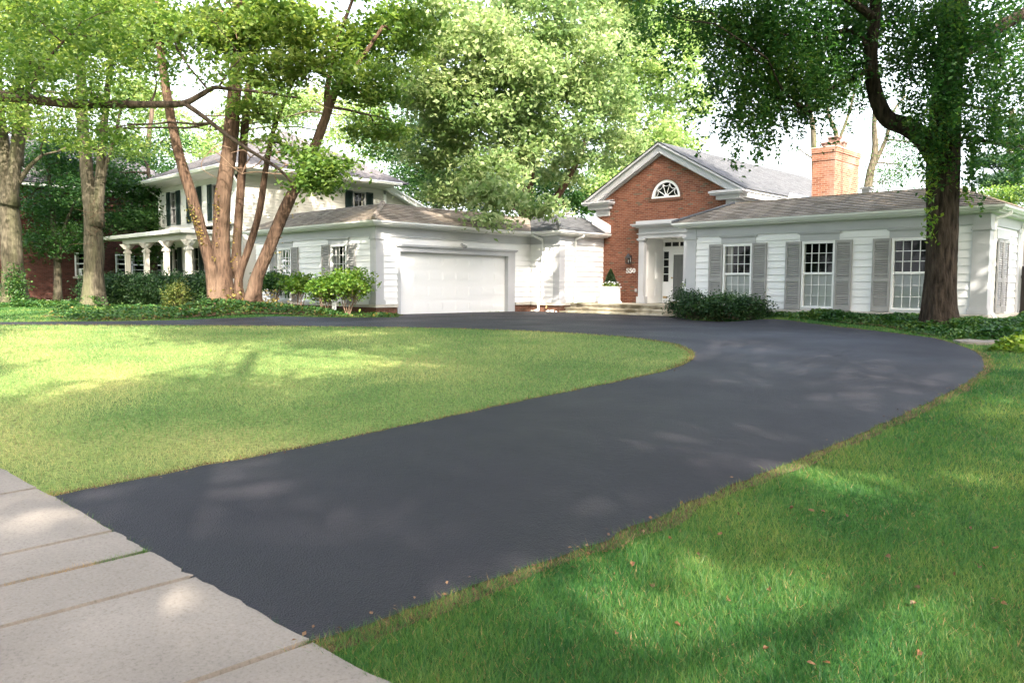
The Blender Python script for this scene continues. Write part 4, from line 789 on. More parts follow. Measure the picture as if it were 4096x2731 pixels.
# ================================================================ GROUND COVER
def cover(name, label, poly, m, n, size, hgt, cat='ground cover', m2=None, frac=0., lump=.8):
    P = np.array(poly); lo = P.min(0); hi = P.max(0); q = RG.uniform(lo, hi, (int(n*2.2), 2)); q = q[inpoly(q, poly)][:n]
    hh = np.array([.55+.45*noise.noise(Vector((a*lump, b*lump, 0)))*1.6+.25*noise.noise(Vector((a*4, b*4, 5))) for a, b in q]); hh = np.clip(hh, .15, 1.4)*hgt
    pp = np.array(poly+[poly[0]]); dm = np.full(len(q), 9.)
    for a, b in zip(pp[:-1], pp[1:]):
        d_ = b-a; t = np.clip(((q-a)@d_)/(d_@d_+1e-9), 0, 1); dm = np.minimum(dm, np.linalg.norm(q-(a+t[:, None]*d_), axis=1))
    hh *= np.clip(dm/.25, .15, 1); z = gz(q[:, 0], q[:, 1])+hh*RG.uniform(.35, 1, len(q)); C = np.column_stack([q, z])
    k = RG.uniform(0, 1, len(C)) < np.clip(frac*(1+1.5*(dm < .3)), 0, 1) if m2 else np.zeros(len(C), bool)
    V, F_, v = leafgeo(C[~k], size, .9, 0, .8); o = npmesh(name, V, F_, M[m], None, v); tag(o, label, cat, kind='stuff')
    if k.any(): V, F_, v = leafgeo(C[k], size, .9, 0, .8); tag(npmesh('yellowed_ivy', V, F_, M[m2], None, v), 'yellowed leaves scattered through the '+cat, cat, kind='stuff')
Lb = [G(*q) for q in ((98, 727), (200, 737.5), (375, 736), (480, 734.5), (560, 733), (640, 731.5), (720, 730.5), (820, 729), (912, 728.5))]+[(-20.35, 15.6), (-20.6, 16.05), (-21.1, 16.05), (-21.15, 15.22), (-29.0, 15.22), (-31.5, 14.6), (-36.5, 12.6), (-34, 9.5)]
cover('ivy_bed', 'green ivy covering the mound between the left trees and the garage', Lb, 'ivy', 46000, .085, .24, 'ivy', 'ivyy', .05)
Rb = [G(*q) for q in ((1795, 744), (1900, 752), (2040, 761), (2130, 771), (2190, 782), (2262, 783))]+[(-1.5, 19.3), (2, 21), (2, 24.6), (XW1+.1, 24.6), (XW1+.1, 21.75), (-12.2, 21.75)]
cover('ivy_bed', 'dark green ivy around the elm in front of the right wing', Rb, 'ivy', 60000, .085, .27, 'ivy', None)
cover('ivy_bed', 'dark ivy patch around the forked tree at the far left', [(-41.5, 6.5), (-37.0, 8.2), (-34.8, 10.5), (-38, 12), (-43, 11)], 'ivy', 7000, .11, .35, 'ivy')
sp = [G(*q) for q in ((2268, 806), (2352, 812), (2420, 806), (2400, 788), (2300, 784))]; cover('ground_plants', 'brighter green leafy plants at the right edge beside the stone path', sp, 'bush', 2600, .1, .42, 'plants')
bedm = []
for nm, poly in (('bed_soil', Lb), ('bed_soil', Rb)): sheet(nm, dens(poly+[poly[0]], .4)[:-1], M['soil'], .03, .3)
# ================================================================ LAWN BLADES
paveP = [tuple(p0+e1*cuts[0]), tuple(p0+e1*cuts[-1]), tuple(p0+e1*cuts[-1]+ed*W), tuple(p0+e1*cuts[0]+ed*W)]
def blades(n, lo, hi, dens_d):
    d = np.exp(RG.uniform(math.log(lo), math.log(hi), n)); a = RG.uniform(math.radians(-43), math.radians(41), n); 
    rr = np.array([math.cos(TH), math.sin(TH)]); q = np.outer(d, cH[:2])+np.outer(d*np.tan(a), rr)
    ok = ~inpoly(q, drive) & ~inpoly(q, paveP) & ~inpoly(q, Lb) & ~inpoly(q, Rb) & (q[:, 1] < 21) 
    return q[ok], d[ok]
def bladegeo(q, d, h, w, lean=.5):
    n = len(q); a = RG.uniform(0, 2*math.pi, n); hh = h*RG.uniform(.5, 1.35, n); ww = np.maximum(w, .00085*d)*RG.uniform(.7, 1.3, n); z = gz(q[:, 0], q[:, 1])
    b = np.stack([np.cos(a), np.sin(a)], 1); l = RG.normal(size=(n, 2))*lean*hh[:, None]
    V = np.zeros((n, 3, 3)); V[:, 0, :2] = q-b*ww[:, None]*.5; V[:, 1, :2] = q+b*ww[:, None]*.5; V[:, 2, :2] = q+l; V[:, :2, 2] = z[:, None]-.004; V[:, 2, 2] = z+hh
    return V.reshape(-1, 3), np.arange(3*n).reshape(n, 3), np.repeat(RG.uniform(0, 1, n), 3)
q, d = blades(620000, 2.3, 30, 0); isl = inpoly(q, island[:-1]); V, F_, v = bladegeo(q[isl], d[isl], .045, .0035); tag(npmesh('island_grass', V, F_, M['islandb'], None, v, 3), 'paler sun-dried grass on the lawn island inside the driveway curve', 'grass', kind='stuff')
q, d = q[~isl], d[~isl]; V, F_, v = bladegeo(q, d, .05, .0035); tag(npmesh('lawn_grass', V, F_, M['grass'], None, v, 3), 'short green lawn grass on both sides of the black driveway', 'grass', kind='stuff')
q, d = blades(60000, 2.3, 24, 0); V, F_, v = bladegeo(q, d, .03, .004, .9); tag(npmesh('dry_grass', V, F_, M['straw'], None, v, 3), 'straw-coloured dry blades mixed into the lawn', 'grass', kind='stuff')
# ragged dry fringe at the asphalt edge
E_ = []
for line, sd in ((inn_d, 1), (o3_d[next(i for i, p_ in enumerate(o3_d) if p_[1] < G(2225, 803)[1]):], 1)):
    L = np.array(line)
    for k in range(len(L)-1):
        if (L[k]@cH[:2]) < 0 or (L[k]@cH[:2]) > 26: continue
        m_ = 42; t = RG.uniform(0, 1, (m_, 1)); dd_ = L[k+1]-L[k]; nn = np.array([-dd_[1], dd_[0]])/(np.linalg.norm(dd_)+1e-9)*sd; E_.append(L[k]+dd_*t+nn*np.abs(RG.normal(size=(m_, 1)))*.07+nn*.01)
E_ = np.concatenate(E_); dE = E_@cH[:2]; V, F_, v = bladegeo(E_, dE, .045, .004, .8); h_ = RG.uniform(0, 1, len(E_)) < .62
F3 = F_[h_]; used = F3.ravel(); tag(npmesh('dry_fringe', V[used], np.arange(len(used)).reshape(-1, 3), M['straw'], None, v[used], 3), 'dry brown grass fringe along the asphalt edge', 'grass', kind='stuff')
F3 = F_[~h_]; used = F3.ravel(); tag(npmesh('green_fringe', V[used], np.arange(len(used)).reshape(-1, 3), M['grass'], None, v[used], 3), 'green grass overhanging the asphalt edge', 'grass', kind='stuff')
# weeds in the pavement joint
a = p0+e1*js[1]; t = RG.uniform(0, 1, (900, 1))**1.4; q = a+ed*t*1.25+e1*RG.normal(size=(900, 1))*.012*(.4+np.abs(np.sin(t*23))); V, F_, v = bladegeo(q, np.full(len(q), 2.), .028, .003, .9); V[:, 2] += .02
k = (t[:, 0] < .22); used = F_[k].ravel(); tag(npmesh('joint_weeds', V[used], np.arange(len(used)).reshape(-1, 3), M['grass'], None, v[used], 3), 'green weeds at the drive end of the pavement joint', 'weeds', kind='stuff')
used = F_[~k].ravel(); tag(npmesh('joint_weeds', V[used], np.arange(len(used)).reshape(-1, 3), M['straw'], None, v[used], 3), 'dry moss and weeds filling the pavement joint', 'weeds', kind='stuff')
# ================================================================ SHRUBS
def shrub(name, label, c, r, n, leafm, size, stems=5, group=None, per=16, sig=.10, lift=.0, zb=0., cat='shrub', sh=.5):
    base = (c[0], c[1], zb); t = thing(name, label, cat, base, group); b = np.array(base); mb = MB(); bl = []
    r = np.array(r, float)
    C, cen = clumps([((c[0], c[1], c[2]), r, n)], per, sig, .7)
    for k in range(stems): q = cen[rnd.randrange(len(cen))]; q2 = b+np.array([rnd.uniform(-.12, .12), rnd.uniform(-.1, .1), 0]); mb.tube(curve(q2, q*.8+b*.2+np.array([0, 0, .1]), .1, 5), [.022, .018, .015, .012, .01, .006], 5, False)
    for q in cen[::3]: mb.tube(curve(b+(q-b)*.55, q, .1, 3), [.01, .008, .005, .003], 4, False)
    mb.build('stems', M['twig'] if 'leafy' in label else M['barkd'], t, True)
    C[:, 2] = np.maximum(C[:, 2], zb+.04); V, F_, v = leafgeo(C, size, sh); npmesh('foliage', V, F_, M[leafm], t, v); return t
def PY(x, y, Y): return PL(x, y, 1, Y)
for k, (x, yt, yb, wpx, Y, lf, lab) in enumerate(((628, 630, 668, 36, 14.5, 'ivy', 'dark leafy shrub beside the multi-stemmed tree at the garage side'), (686, 632, 668, 24, 14.3, 'bush', 'slim yellow-green leafy shrub under the left garage window'), (748, 640, 690, 30, 14.0, 'bush', 'leafy shrub left of the biggest one by the garage corner'), (800, 620, 680, 48, 14.2, 'bush', 'biggest leafy yellow-green shrub under the right garage window'))):
    a = PY(x, yt, Y); b = PY(x, yb, Y); w = wpx/58.; shrub('leafy_shrub', lab, (a[0], Y, (a[2]+b[2])/2), (w*.95, .6, (a[2]-b[2])/2), int(150*w), lf, .115, 5, 'shrubs beside the garage', 24, .13)
# dark bushes in front of the wing
for k, (x, y, r, n, lab) in enumerate(((-13.75, 21.9, (.60, .45, .50), 105, 'leftmost dark evergreen bush, at the end of the entrance steps'), (-12.75, 20.9, (.62, .5, .44), 100, 'dark evergreen bush below the corner pilaster of the wing'), (-11.8, 20.7, (.64, .5, .43), 100, 'dark evergreen bush under the first wing window'), (-10.85, 20.6, (.66, .45, .38), 90, 'rightmost dark evergreen bush with a branch reaching toward the ivy'))):
    shrub('evergreen_bush', lab, (x+.12, y, .44), (r[0], r[1], r[2]*(.98 if k == 0 else .84)), n, 'yew', .075, 8, 'dark evergreen bushes before the wing', 34, .11)
hb = [((-35.6, 11.6), 'left end of the clipped yew hedge before the porch'), ((-34.3, 12.1), 'clipped yew hedge plant second from the left'), ((-33.0, 12.6), 'middle clipped yew hedge plant before the porch steps'), ((-31.7, 13.1), 'clipped yew hedge plant behind the yellow shrub'), ((-30.4, 13.6), 'right end of the clipped yew hedge by the big tree')]
for (x, y), lab in hb: shrub('hedge_plant', lab, (x, y, .70), (.98, .8, .66), 360, 'yew', .10, 3, 'yew hedge before the porch', 30, .15, sh=.2)
shrub('golden_shrub', 'yellow-green shrub lit in front of the dark hedge', (-29.9, 12.4, .55), (.5, .42, .50), 80, 'yewy', .09, 4, None, 26, .12)
shrub('ground_shrub', 'low plants with yellow leaves at the foot of the brick building', (-42.5, 9.8, .15), (1.5, .6, .22), 60, 'ivy', .09, 3, None, 24, .12)
# ================================================================ TREES
DEN = 1.5
def S_(pts, dep): return [(PX(x, y, dd if dd else dep), r) for x, y, r, dd in pts]
def st(dep, *pts): return [(PX(p[0], p[1], p[3] if len(p) > 3 else dep), p[2]) for p in pts]
def B(x, y, dep, rp, n, ry=None, rz=None):            # blob: half-width in sheet px
    m_ = rp*dep/1803.; return (PX(x, y, dep), (m_, ry if ry else max(1.2, m_*.9), (rz*dep/1803.) if rz else m_*.7), n)
SAZ, SEL = math.radians(-32), math.radians(36)
sun_d = np.array([math.cos(SAZ)*math.cos(SEL), math.sin(SAZ)*math.cos(SEL), math.sin(SEL)])
def high(pts, t0, t1, r, n): return [(np.array(p)+sun_d*rnd.uniform(t0, t1), (r, r, r*.5), n) for p in pts]
# multi-stemmed maple
t4 = [st(25, (512, 712, .40), (512, 640, .30), (508, 560, .27), (512, 450, .25), (528, 330, .23), (538, 220, .20), (548, 90, .17), (560, -120, .12), (575, -330, .07)),
      st(24.9, (497, 706, .24), (486, 620, .19), (462, 530, .18), (440, 450, .17), (415, 370, .155), (392, 270, .14), (376, 170, .13), (362, 50, .11), (350, -120, .08), (330, -300, .05)),
      st(25.3, (540, 640, .15), (548, 500, .13), (560, 330, .13), (572, 200, .11), (590, 60, .09), (610, -120, .06)),
      st(24.8, (552, 690, .13), (548, 640, .12), (575, 560, .115), (597, 480, .10), (610, 390, .09), (628, 300, .07), (655, 230, .05), (690, 150, .035)),
      st(24.6, (580, 706, .24), (590, 640, .20), (622, 560, .19), (655, 480, .18), (690, 410, .165), (722, 340, .155), (748, 270, .14), (775, 200, .12), (820, 150, .08), (880, 60, .05)),
      st(24.6, (752, 262, .09), (752, 200, .08), (770, 110, .06), (810, 0, .05), (850, -100, .03))]
b4 = [B(560, 60, 25, 90, 46), B(470, 90, 24.5, 70, 30), B(660, 60, 24, 85, 42), B(600, 170, 23.5, 50, 18), B(690, 150, 24, 45, 16), B(760, 120, 25, 80, 36), B(840, 190, 24, 70, 30), B(900, 90, 26, 100, 46), B(700, 360, 23.4, 26, 7, .8, 22), B(760, 385, 23.2, 34, 12, .8, 22), B(728, 420, 23.2, 30, 10, .8, 20), B(640, 330, 24, 22, 4), B(400, 40, 25, 80, 26), B(330, 120, 26, 60, 16), B(860, 300, 27, 55, 18), B(540, -160, 25, 200, 22), B(760, -200, 26, 200, 22), B(380, -200, 26, 140, 16), B(590, 260, 24.6, 40, 9)]
T4 = tree('maple_tree', 'multi-stemmed maple with five leaning brown trunks on the ivy mound beside the garage', t4, b4, M['barkm'], M['maple'], 46, .19, .26, limb_r=.045, twigs=3, sides=28)
# bare hanging twigs + trunk ivy
tw = MB()
for pts in (((556, 400), (575, 362), (610, 352), (660, 378), (720, 392)), ((556, 400), (530, 380), (500, 352), (478, 352), (462, 385), (500, 410)), ((600, 352), (640, 350), (668, 335), (672, 310)), ((610, 355), (580, 385), (520, 382), (495, 366)), ((660, 378), (630, 400), (650, 430), (672, 440)), ((556, 400), (590, 395), (650, 400), (700, 385), (712, 372)), ((575, 362), (560, 345), (530, 352)), ((650, 375), (690, 400), (700, 440)), ((480, 350), (500, 335), (530, 340)), ((600, 353), (590, 330), (610, 318)), ((690, 170), (740, 200), (790, 190), (830, 205)), ((720, 230), (760, 250), (800, 235)), ((760, 190), (745, 160), (720, 150)), ((820, 205), (850, 240), (845, 280)), ((470, 40), (500, 10), (560, 5)), ((500, 20), (530, 45), (545, 90)), ((830, 170), (870, 190), (920, 170)), ((640, 120), (700, 140), (760, 130))):
    P_r, R_r = refine([PX(a_, b_, 24.0+rnd.uniform(-.3, .2)) for a_, b_ in pts], list(np.linspace(.020, .007, len(pts)))); tw.tube(P_r, R_r, 5, False)
tw.build('bare_twigs', M['twig'], T4, True)
iv = []
for (x0, y0, x1, y1, n, w) in ((432, 470, 468, 560, 110, 6), (500, 430, 496, 600, 40, 4), (715, 330, 660, 500, 110, 9), (655, 500, 625, 580, 40, 8), (535, 500, 540, 640, 30, 5), (500, 690, 640, 700, 500, 16)):
    for _ in range(n): t = rnd.random(); iv.append(PX(x0+(x1-x0)*t+rnd.gauss(0, w), y0+(y1-y0)*t+rnd.gauss(0, w), 24.65))
V, F_, v = leafgeo(np.array(iv), .075, .2, .4, .8); npmesh('trunk_ivy', V, F_, M['ivyy'], T4, v)
# big elm at right
t7 = [st(18, (2157, 742, .40), (2158, 690, .34), (2162, 600, .315), (2165, 500, .315), (2166, 400, .33), (2168, 310, .32), (2172, 240, .30), (2182, 120, .28), (2195, 0, .25), (2200, -150, .2), (2210, -400, .12)),
      st(17.8, (2160, 370, .24), (2128, 325, .22), (2085, 293, .19), (2040, 275, .17), (2018, 240, .16), (2005, 190, .15), (2000, 130, .14), (2008, 40, .12), (2015, -80, .09), (2000, -220, .06)),
      st(18, (2180, 140, .18), (2240, 100, .15), (2300, 60, .13), (2370, 20, .11), (2450, -40, .08)),
      st(17.4, (2000, 170, .06), (1985, 95, .05), (1940, 70, .045), (1890, 95, .035)),
      st(17.0, (2005, 40, .08), (1930, -10, .06), (1800, -60, .05), (1660, -80, .03)),
      st(17.4, (1890, 240, .035), (1845, 262, .03), (1870, 225, .03), (1960, 180, .05), (2003, 150, .06))]
LITP = [PX(a_, b_, 23.2) for a_, b_ in ((690, 365), (730, 370), (760, 385), (800, 375), (728, 420), (700, 440))]+[PX(800, 640, 28.2), PX(770, 660, 28.2), PX(515, 640, 24.7), PX(585, 660, 24.4), PX(470, 560, 24.6), PX(640, 520, 24.3), PX(515, 560, 24.7), PX(880, 110, 25), PX(830, 190, 24), PX(760, 90, 25), PX(900, 40, 26), PX(680, 60, 24), PX(560, 60, 24)]
def clear(bl, rad=1.0):
    o = []
    for b in bl:
        ok = True
        for p in LITP:
            dv = b[0]-p; t = dv@sun_d
            if t > 0 and np.linalg.norm(dv-t*sun_d) < rad: ok = False
        if ok: o.append(b)
    return o
def wsh(fn, u0, u1, v0, v1, stp, keep, t0, t1, r=.25, n=3, seed=0.):  # unseen leaf clusters added up the sun ray from each wall point
    o = []
    for u in np.arange(u0, u1, stp):
        for v_ in np.arange(v0, v1, stp):
            if .5+.62*noise.noise(Vector((u*.75+seed, v_*.75, 1.7)))+rnd.uniform(-.12, .12) < keep: o.append((np.array(fn(u+rnd.uniform(-.25, .25)*stp, v_+rnd.uniform(-.25, .25)*stp))+sun_d*rnd.uniform(t0, t1), (r, r, r), n))
    return o
H1 = wsh(lambda u, v: (XG, u, v), 15.2, 22.6, .1, 3.2, .5, .60, 13.5, 15.5)+wsh(lambda u, v: (u, YG, v), -29, -21.3, .3, 3.1, .55, .55, 15, 17, seed=9)+wsh(lambda u, v: (XC, u, v), 22.7, 25.3, .3, 3, .55, .55, 14, 16, seed=4)+wsh(lambda u, v: (u, v, 3.5), -29, -21, 15.2, 22, .6, .56, 12, 14, seed=14)
H2 = wsh(lambda u, v: (u, YB, v), -20, -13.9, .4, 6, .6, .86, 14, 16, .34, 3, 21)+wsh(lambda u, v: (u, YW-.1, v), -13.6, -5.2, .3, 3.1, .6, .84, 13, 15, .34, 3, 25)+wsh(lambda u, v: (u, v, 3.3), -14, -5.5, 21.4, 23.2, .6, .55, 13, 15, .3, 2, 31)
H3 = wsh(lambda u, v: (XW1, u, v), 21.8, 29, .3, 3.2, .5, .82, 9, 11, .34, 3, 40)+wsh(lambda u, v: (-6.2+u, 19.3, v), -.6, 1., .3, 7, .6, .85, 8, 10, .34, 3, 44)
H4 = wsh(lambda u, v: (X2, u, v), 16.4, 25, 1, 6.2, .75, .62, 14, 17, .4, 3, 50)+wsh(lambda u, v: (u, Y2, v), -41, -33, 2.5, 6, .75, .34, 14, 17, .4, 3, 54)
DEN = 1.15
H5 = wsh(lambda u, v: (-39.2+u, 9.2+u*.9, v), -1.2, 1.2, .2, 11, .8, .5, 12, 14, .4, 3, 61)+wsh(lambda u, v: (-32.4+u, 10.2+u*.9, v), -1.2, 1.2, .2, 11, .8, .5, 12, 14, .4, 3, 66)+wsh(lambda u, v: (-35.8+u, 11.6+u*.36, v), 0, 6, .2, 1.6, .6, .86, 12, 14, .34, 3, 70)
H1, H4, H5 = clear(H1, .8), clear(H4), clear(H5, .8)
b7 = [B(1720, 60, 17.5, 80, 70), B(1700, 170, 17, 60, 42), B(1730, 250, 17, 46, 26, .9), B(1800, 140, 17.5, 90, 85), B(1800, 20, 17, 100, 85), B(1890, 90, 18, 90, 80), B(1960, 20, 19.2, 110, 76), B(2080, 50, 19.2, 90, 64), B(2110, 130, 19, 60, 34), B(2190, 190, 16.8, 52, 44), B(2200, 60, 16.8, 80, 75), B(1925, 170, 19, 46, 20), B(2300, 150, 18.5, 70, 55), B(2290, 260, 18.5, 50, 24), B(2240, 300, 17.2, 34, 14, .8), B(2140, 320, 17.2, 22, 12, .5), B(1850, 190, 17.4, 50, 28), B(1500, 25, 16, 30, 9, .8), B(1610, 30, 16.5, 50, 22), B(2120, -60, 17, 200, 90), B(1800, -120, 17, 220, 100), B(2330, 40, 19, 70, 50), B(2000, -350, 18, 320, 90), B(1740, -300, 15, 200, 60), B(2340, 340, 19, 30, 10)]
REF = 12
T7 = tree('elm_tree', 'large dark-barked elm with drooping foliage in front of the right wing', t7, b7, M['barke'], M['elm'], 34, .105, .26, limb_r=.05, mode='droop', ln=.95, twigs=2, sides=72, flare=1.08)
REF = 3
hs = []
for (x, y0, y1, n, w) in ((1470, 0, 95, 120, 14), (1500, 60, 110, 60, 10), (1540, 0, 60, 90, 16), (1590, 0, 70, 90, 18), (1655, 20, 230, 300, 22), (1680, 120, 330, 300, 20), (1692, 260, 392, 170, 13), (1720, 200, 330, 240, 20), (1750, 240, 372, 200, 14), (1768, 260, 345, 120, 10), (1790, 180, 300, 200, 18), (1840, 190, 285, 160, 16), (1880, 150, 255, 170, 16), (1930, 130, 235, 170, 18), (1968, 130, 215, 120, 14), (2080, 210, 290, 150, 20), (2120, 240, 330, 160, 16), (2225, 250, 400, 200, 12), (2240, 330, 440, 120, 9), (2250, 440, 500, 30, 5), (2290, 230, 330, 200, 18), (2330, 250, 420, 240, 14), (2350, 200, 330, 200, 14), (1620, 60, 170, 120, 14)):
    n = int(n*1.9); t = RG.uniform(0, 1, n); dp_ = rnd.uniform(16.4, 17.6); xs = x+np.sin(t*2.2+x)*w*.6+RG.normal(size=n)*w*(1-.65*t)
    hs += [PX(a, y0+(y1-y0)*b_, dp_+c_) for a, b_, c_ in zip(xs, t, RG.normal(size=n)*.12)]
V, F_, v = leafgeo(np.array(hs), .085, .5, .9); npmesh('hanging_branches', V, F_, M['elm'], T7, v)
iv = []
for (x0, y0, x1, y1, n, w) in ((2130, 330, 2140, 560, 170, 9), (2160, 240, 2150, 400, 260, 22), (2205, 420, 2230, 470, 40, 8)):
    for _ in range(n): t = rnd.random(); iv.append(PX(x0+(x1-x0)*t+rnd.gauss(0, w), y0+(y1-y0)*t+rnd.gauss(0, w), 17.55+rnd.gauss(0, .08)))
V, F_, v = leafgeo(np.array(iv), .11, .3, .9, .6); npmesh('trunk_vine', V, F_, M['bush'], T7, v)
# silver maples behind the garage
DEN = 1.5
t5 = [st(38, (1205, 560, .36), (1207, 480, .32), (1214, 400, .28), (1222, 300, .24), (1200, 180, .18), (1170, 60, .12), (1150, -120, .08)), st(38, (1210, 500, .2), (1262, 470, .17), (1300, 420, .15), (1335, 350, .12), (1370, 240, .08))]
b5 = [B(1000, 330, 33, 90, 46), B(1080, 250, 32, 110, 70), B(1180, 180, 33, 120, 84), B(1100, 120, 31, 120, 74), B(1280, 260, 35, 110, 70), B(1330, 130, 35, 120, 80), B(1230, 50, 34, 120, 70), B(1000, 60, 32, 100, 56), B(960, 200, 31, 80, 40), B(1130, 400, 31, 70, 34), B(1040, 440, 34, 60, 24), B(1150, 450, 28.5, 46, 16, 1.), B(1245, 475, 29, 26, 8, .6), B(1130, 505, 27.8, 16, 4, .4), B(1300, 380, 38, 70, 34), B(1190, 330, 34, 80, 44), B(1400, 330, 40, 80, 40), B(1380, 220, 38, 90, 50), B(1150, -150, 34, 260, 100), B(1400, 20, 38, 110, 56)]
tree('silver_maple_tree', 'wide silver maple filling the sky behind the garage roof', t5, b5, M['barkm'], M['silver'], 46, .23, .34, limb_r=.06, twigs=3, up=.15)
t5b = [st(56, (1440, 560, .4), (1450, 300, .3), (1460, 150, .2), (1470, 0, .1)), st(56, (1500, 560, .2), (1528, 250, .16), (1560, 190, .1))]
b5b = [B(1440, 380, 52, 80, 48), B(1480, 290, 52, 100, 64), B(1440, 180, 52, 110, 70), B(1520, 120, 50, 110, 64), B(1580, 230, 54, 60, 26), B(1600, 60, 54, 60, 26), B(1440, 40, 50, 110, 64), B(1550, 330, 54, 50, 20), B(1390, 440, 50, 50, 24), B(1500, -100, 52, 160, 60)]
tree('pale_tree', 'paler sunlit tree rising behind the brick gable', t5b, b5b, M['barkp'], M['pale'], 46, .30, .44, limb_r=.07)
t6 = [st(50, (1000, 560, .35), (1010, 400, .28), (1020, 250, .2), (1020, 60, .1))]
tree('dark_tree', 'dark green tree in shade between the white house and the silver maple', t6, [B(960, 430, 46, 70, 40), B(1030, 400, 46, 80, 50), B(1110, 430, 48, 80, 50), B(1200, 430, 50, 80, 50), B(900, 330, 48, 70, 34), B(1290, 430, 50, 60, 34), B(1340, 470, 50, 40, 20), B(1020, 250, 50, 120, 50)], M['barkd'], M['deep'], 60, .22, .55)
# left forked trees
DEN = 1.2
t1 = [st(34, (34, 706, .56), (30, 620, .44), (24, 520, .40), (18, 440, .36), (8, 340, .27), (-4, 240, .22), (-10, 60, .16), (-10, -160, .1)), st(33.9, (20, 470, .3), (34, 380, .25), (40, 300, .22), (44, 200, .18), (60, 60, .13), (70, -120, .08)), st(34, (40, 380, .16), (52, 310, .14), (60, 250, .12), (64, 180, .09)), st(34, (36, 430, .10), (66, 385, .09), (98, 356, .06))]
b1 = [B(30, 60, 33, 90, 30), B(110, 120, 33, 70, 22), B(20, 180, 33, 60, 16), B(150, 30, 32, 70, 22), B(80, 250, 31, 60, 16), B(100, -160, 33, 240, 50)]
b1 += high([(XB2, y, z) for y in (6, 8.5, 11, 13.5, 16, 18.5) for z in (1, 3.2, 5.5)]+[(-50, y, 8) for y in (7, 10, 13, 16, 19)], 11, 16, 1.8, 30)  # high clusters added to this crown to shade the brick building
tree('forked_tree', 'pale-barked forked tree with ivy at its foot at the far left', t1, b1, M['barkp'], M['maple'], 44, .17, .42, limb_r=.05)
t2 = [st(31, (215, 712, .44), (216, 650, .38), (216, 560, .36), (210, 480, .30), (200, 400, .25), (193, 320, .22), (188, 250, .20), (186, 120, .15), (176, -60, .1)), st(31, (220, 520, .24), (228, 440, .20), (233, 360, .17), (240, 280, .14), (250, 180, .11), (262, 60, .08)), st(31, (236, 420, .08), (244, 380, .07), (262, 320, .06), (280, 240, .05))]
b2 = [B(180, 120, 30, 70, 22), B(260, 150, 30, 60, 18), B(250, 50, 30, 80, 24), B(200, 230, 29.5, 50, 14), B(300, 60, 29, 60, 18), B(330, 200, 30, 50, 12), B(170, 330, 29, 36, 8), B(210, -160, 30, 220, 44), B(260, 310, 31, 40, 8)]
T2 = tree('forked_tree', 'twin-trunked tree with burred bark standing left of the hedge', t2, b2, M['barkp'], M['maple'], 44, .16, .40, limb_r=.05)
for (T_, x0, y0, y1, w, n, dp) in ((T2, 215, 560, 712, 15, 0, 30.6), (T2, 213, 680, 716, 17, 420, 30.55)):
    if n: V, F_, v = leafgeo(np.array([PX(x0+rnd.gauss(0, w), rnd.uniform(y0, y1), dp) for _ in range(n)]), .09, .2, .3, .8); npmesh('trunk_ivy', V, F_, M['ivy'], T_, v)
bm_ = MB()
for k in range(45):
    a = PX(222+rnd.gauss(0, 12), 510+rnd.gauss(0, 26), 30.6); b = a+np.array([rnd.gauss(0, .22), rnd.gauss(0, .2), rnd.gauss(0, .2)]); bm_.tube(curve(a, b, .2, 3), [.012, .009, .006, .003], 3, False)
bm_.build('burr_twigs', M['barkm'], T2)
T1 = bpy.data.objects['forked_tree']; V, F_, v = leafgeo(np.array([PX(34+rnd.gauss(0, 15), rnd.triangular(600, 716, 700), 33.45+rnd.uniform(-.1, .1)) for _ in range(1500)]), .10, .2, .3, .8); npmesh('trunk_ivy', V, F_, M['ivy'], T1, v)
t3 = [st(38, (133, 697, .19), (132, 620, .16), (128, 570, .13), (120, 480, .11), (112, 400, .09), (104, 300, .06)), st(38, (133, 600, .11), (144, 550, .10), (152, 510, .08), (170, 470, .05))]
tree('small_tree', 'small slender tree before the brick building, its lower trunk bright', t3, [B(100, 470, 38, 50, 22), B(160, 440, 37, 60, 28), B(90, 560, 37, 36, 14), B(110, 380, 38, 60, 26), B(170, 350, 38, 50, 18), B(175, 540, 37.5, 30, 12, 1)], M['barkp'], M['deep'], 52, .16, .42, limb_r=.04)
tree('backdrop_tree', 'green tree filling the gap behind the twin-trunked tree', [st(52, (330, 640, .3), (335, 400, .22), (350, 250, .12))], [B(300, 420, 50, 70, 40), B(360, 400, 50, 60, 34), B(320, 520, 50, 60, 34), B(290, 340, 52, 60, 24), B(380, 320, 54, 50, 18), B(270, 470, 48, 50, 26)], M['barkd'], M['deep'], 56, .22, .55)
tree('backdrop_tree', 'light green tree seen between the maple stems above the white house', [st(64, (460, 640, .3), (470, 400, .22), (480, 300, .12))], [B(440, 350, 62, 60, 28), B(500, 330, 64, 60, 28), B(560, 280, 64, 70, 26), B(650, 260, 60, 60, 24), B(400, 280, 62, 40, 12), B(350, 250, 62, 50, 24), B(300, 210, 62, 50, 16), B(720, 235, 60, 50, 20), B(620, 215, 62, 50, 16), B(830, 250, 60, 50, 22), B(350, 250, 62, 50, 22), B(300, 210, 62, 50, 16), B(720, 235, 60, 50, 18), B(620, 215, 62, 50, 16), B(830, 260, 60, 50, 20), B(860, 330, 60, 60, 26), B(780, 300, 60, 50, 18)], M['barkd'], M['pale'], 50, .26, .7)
tree('backdrop_tree', 'tall dark tree at the far left above the brick building', [st(56, (60, 640, .3), (70, 400, .22), (60, 200, .12))], [B(60, 380, 56, 70, 26), B(130, 300, 58, 60, 20), B(10, 300, 56, 60, 20), B(100, 180, 60, 80, 20), B(260, 240, 60, 60, 14)], M['barkd'], M['deep'], 52, .24, .6)
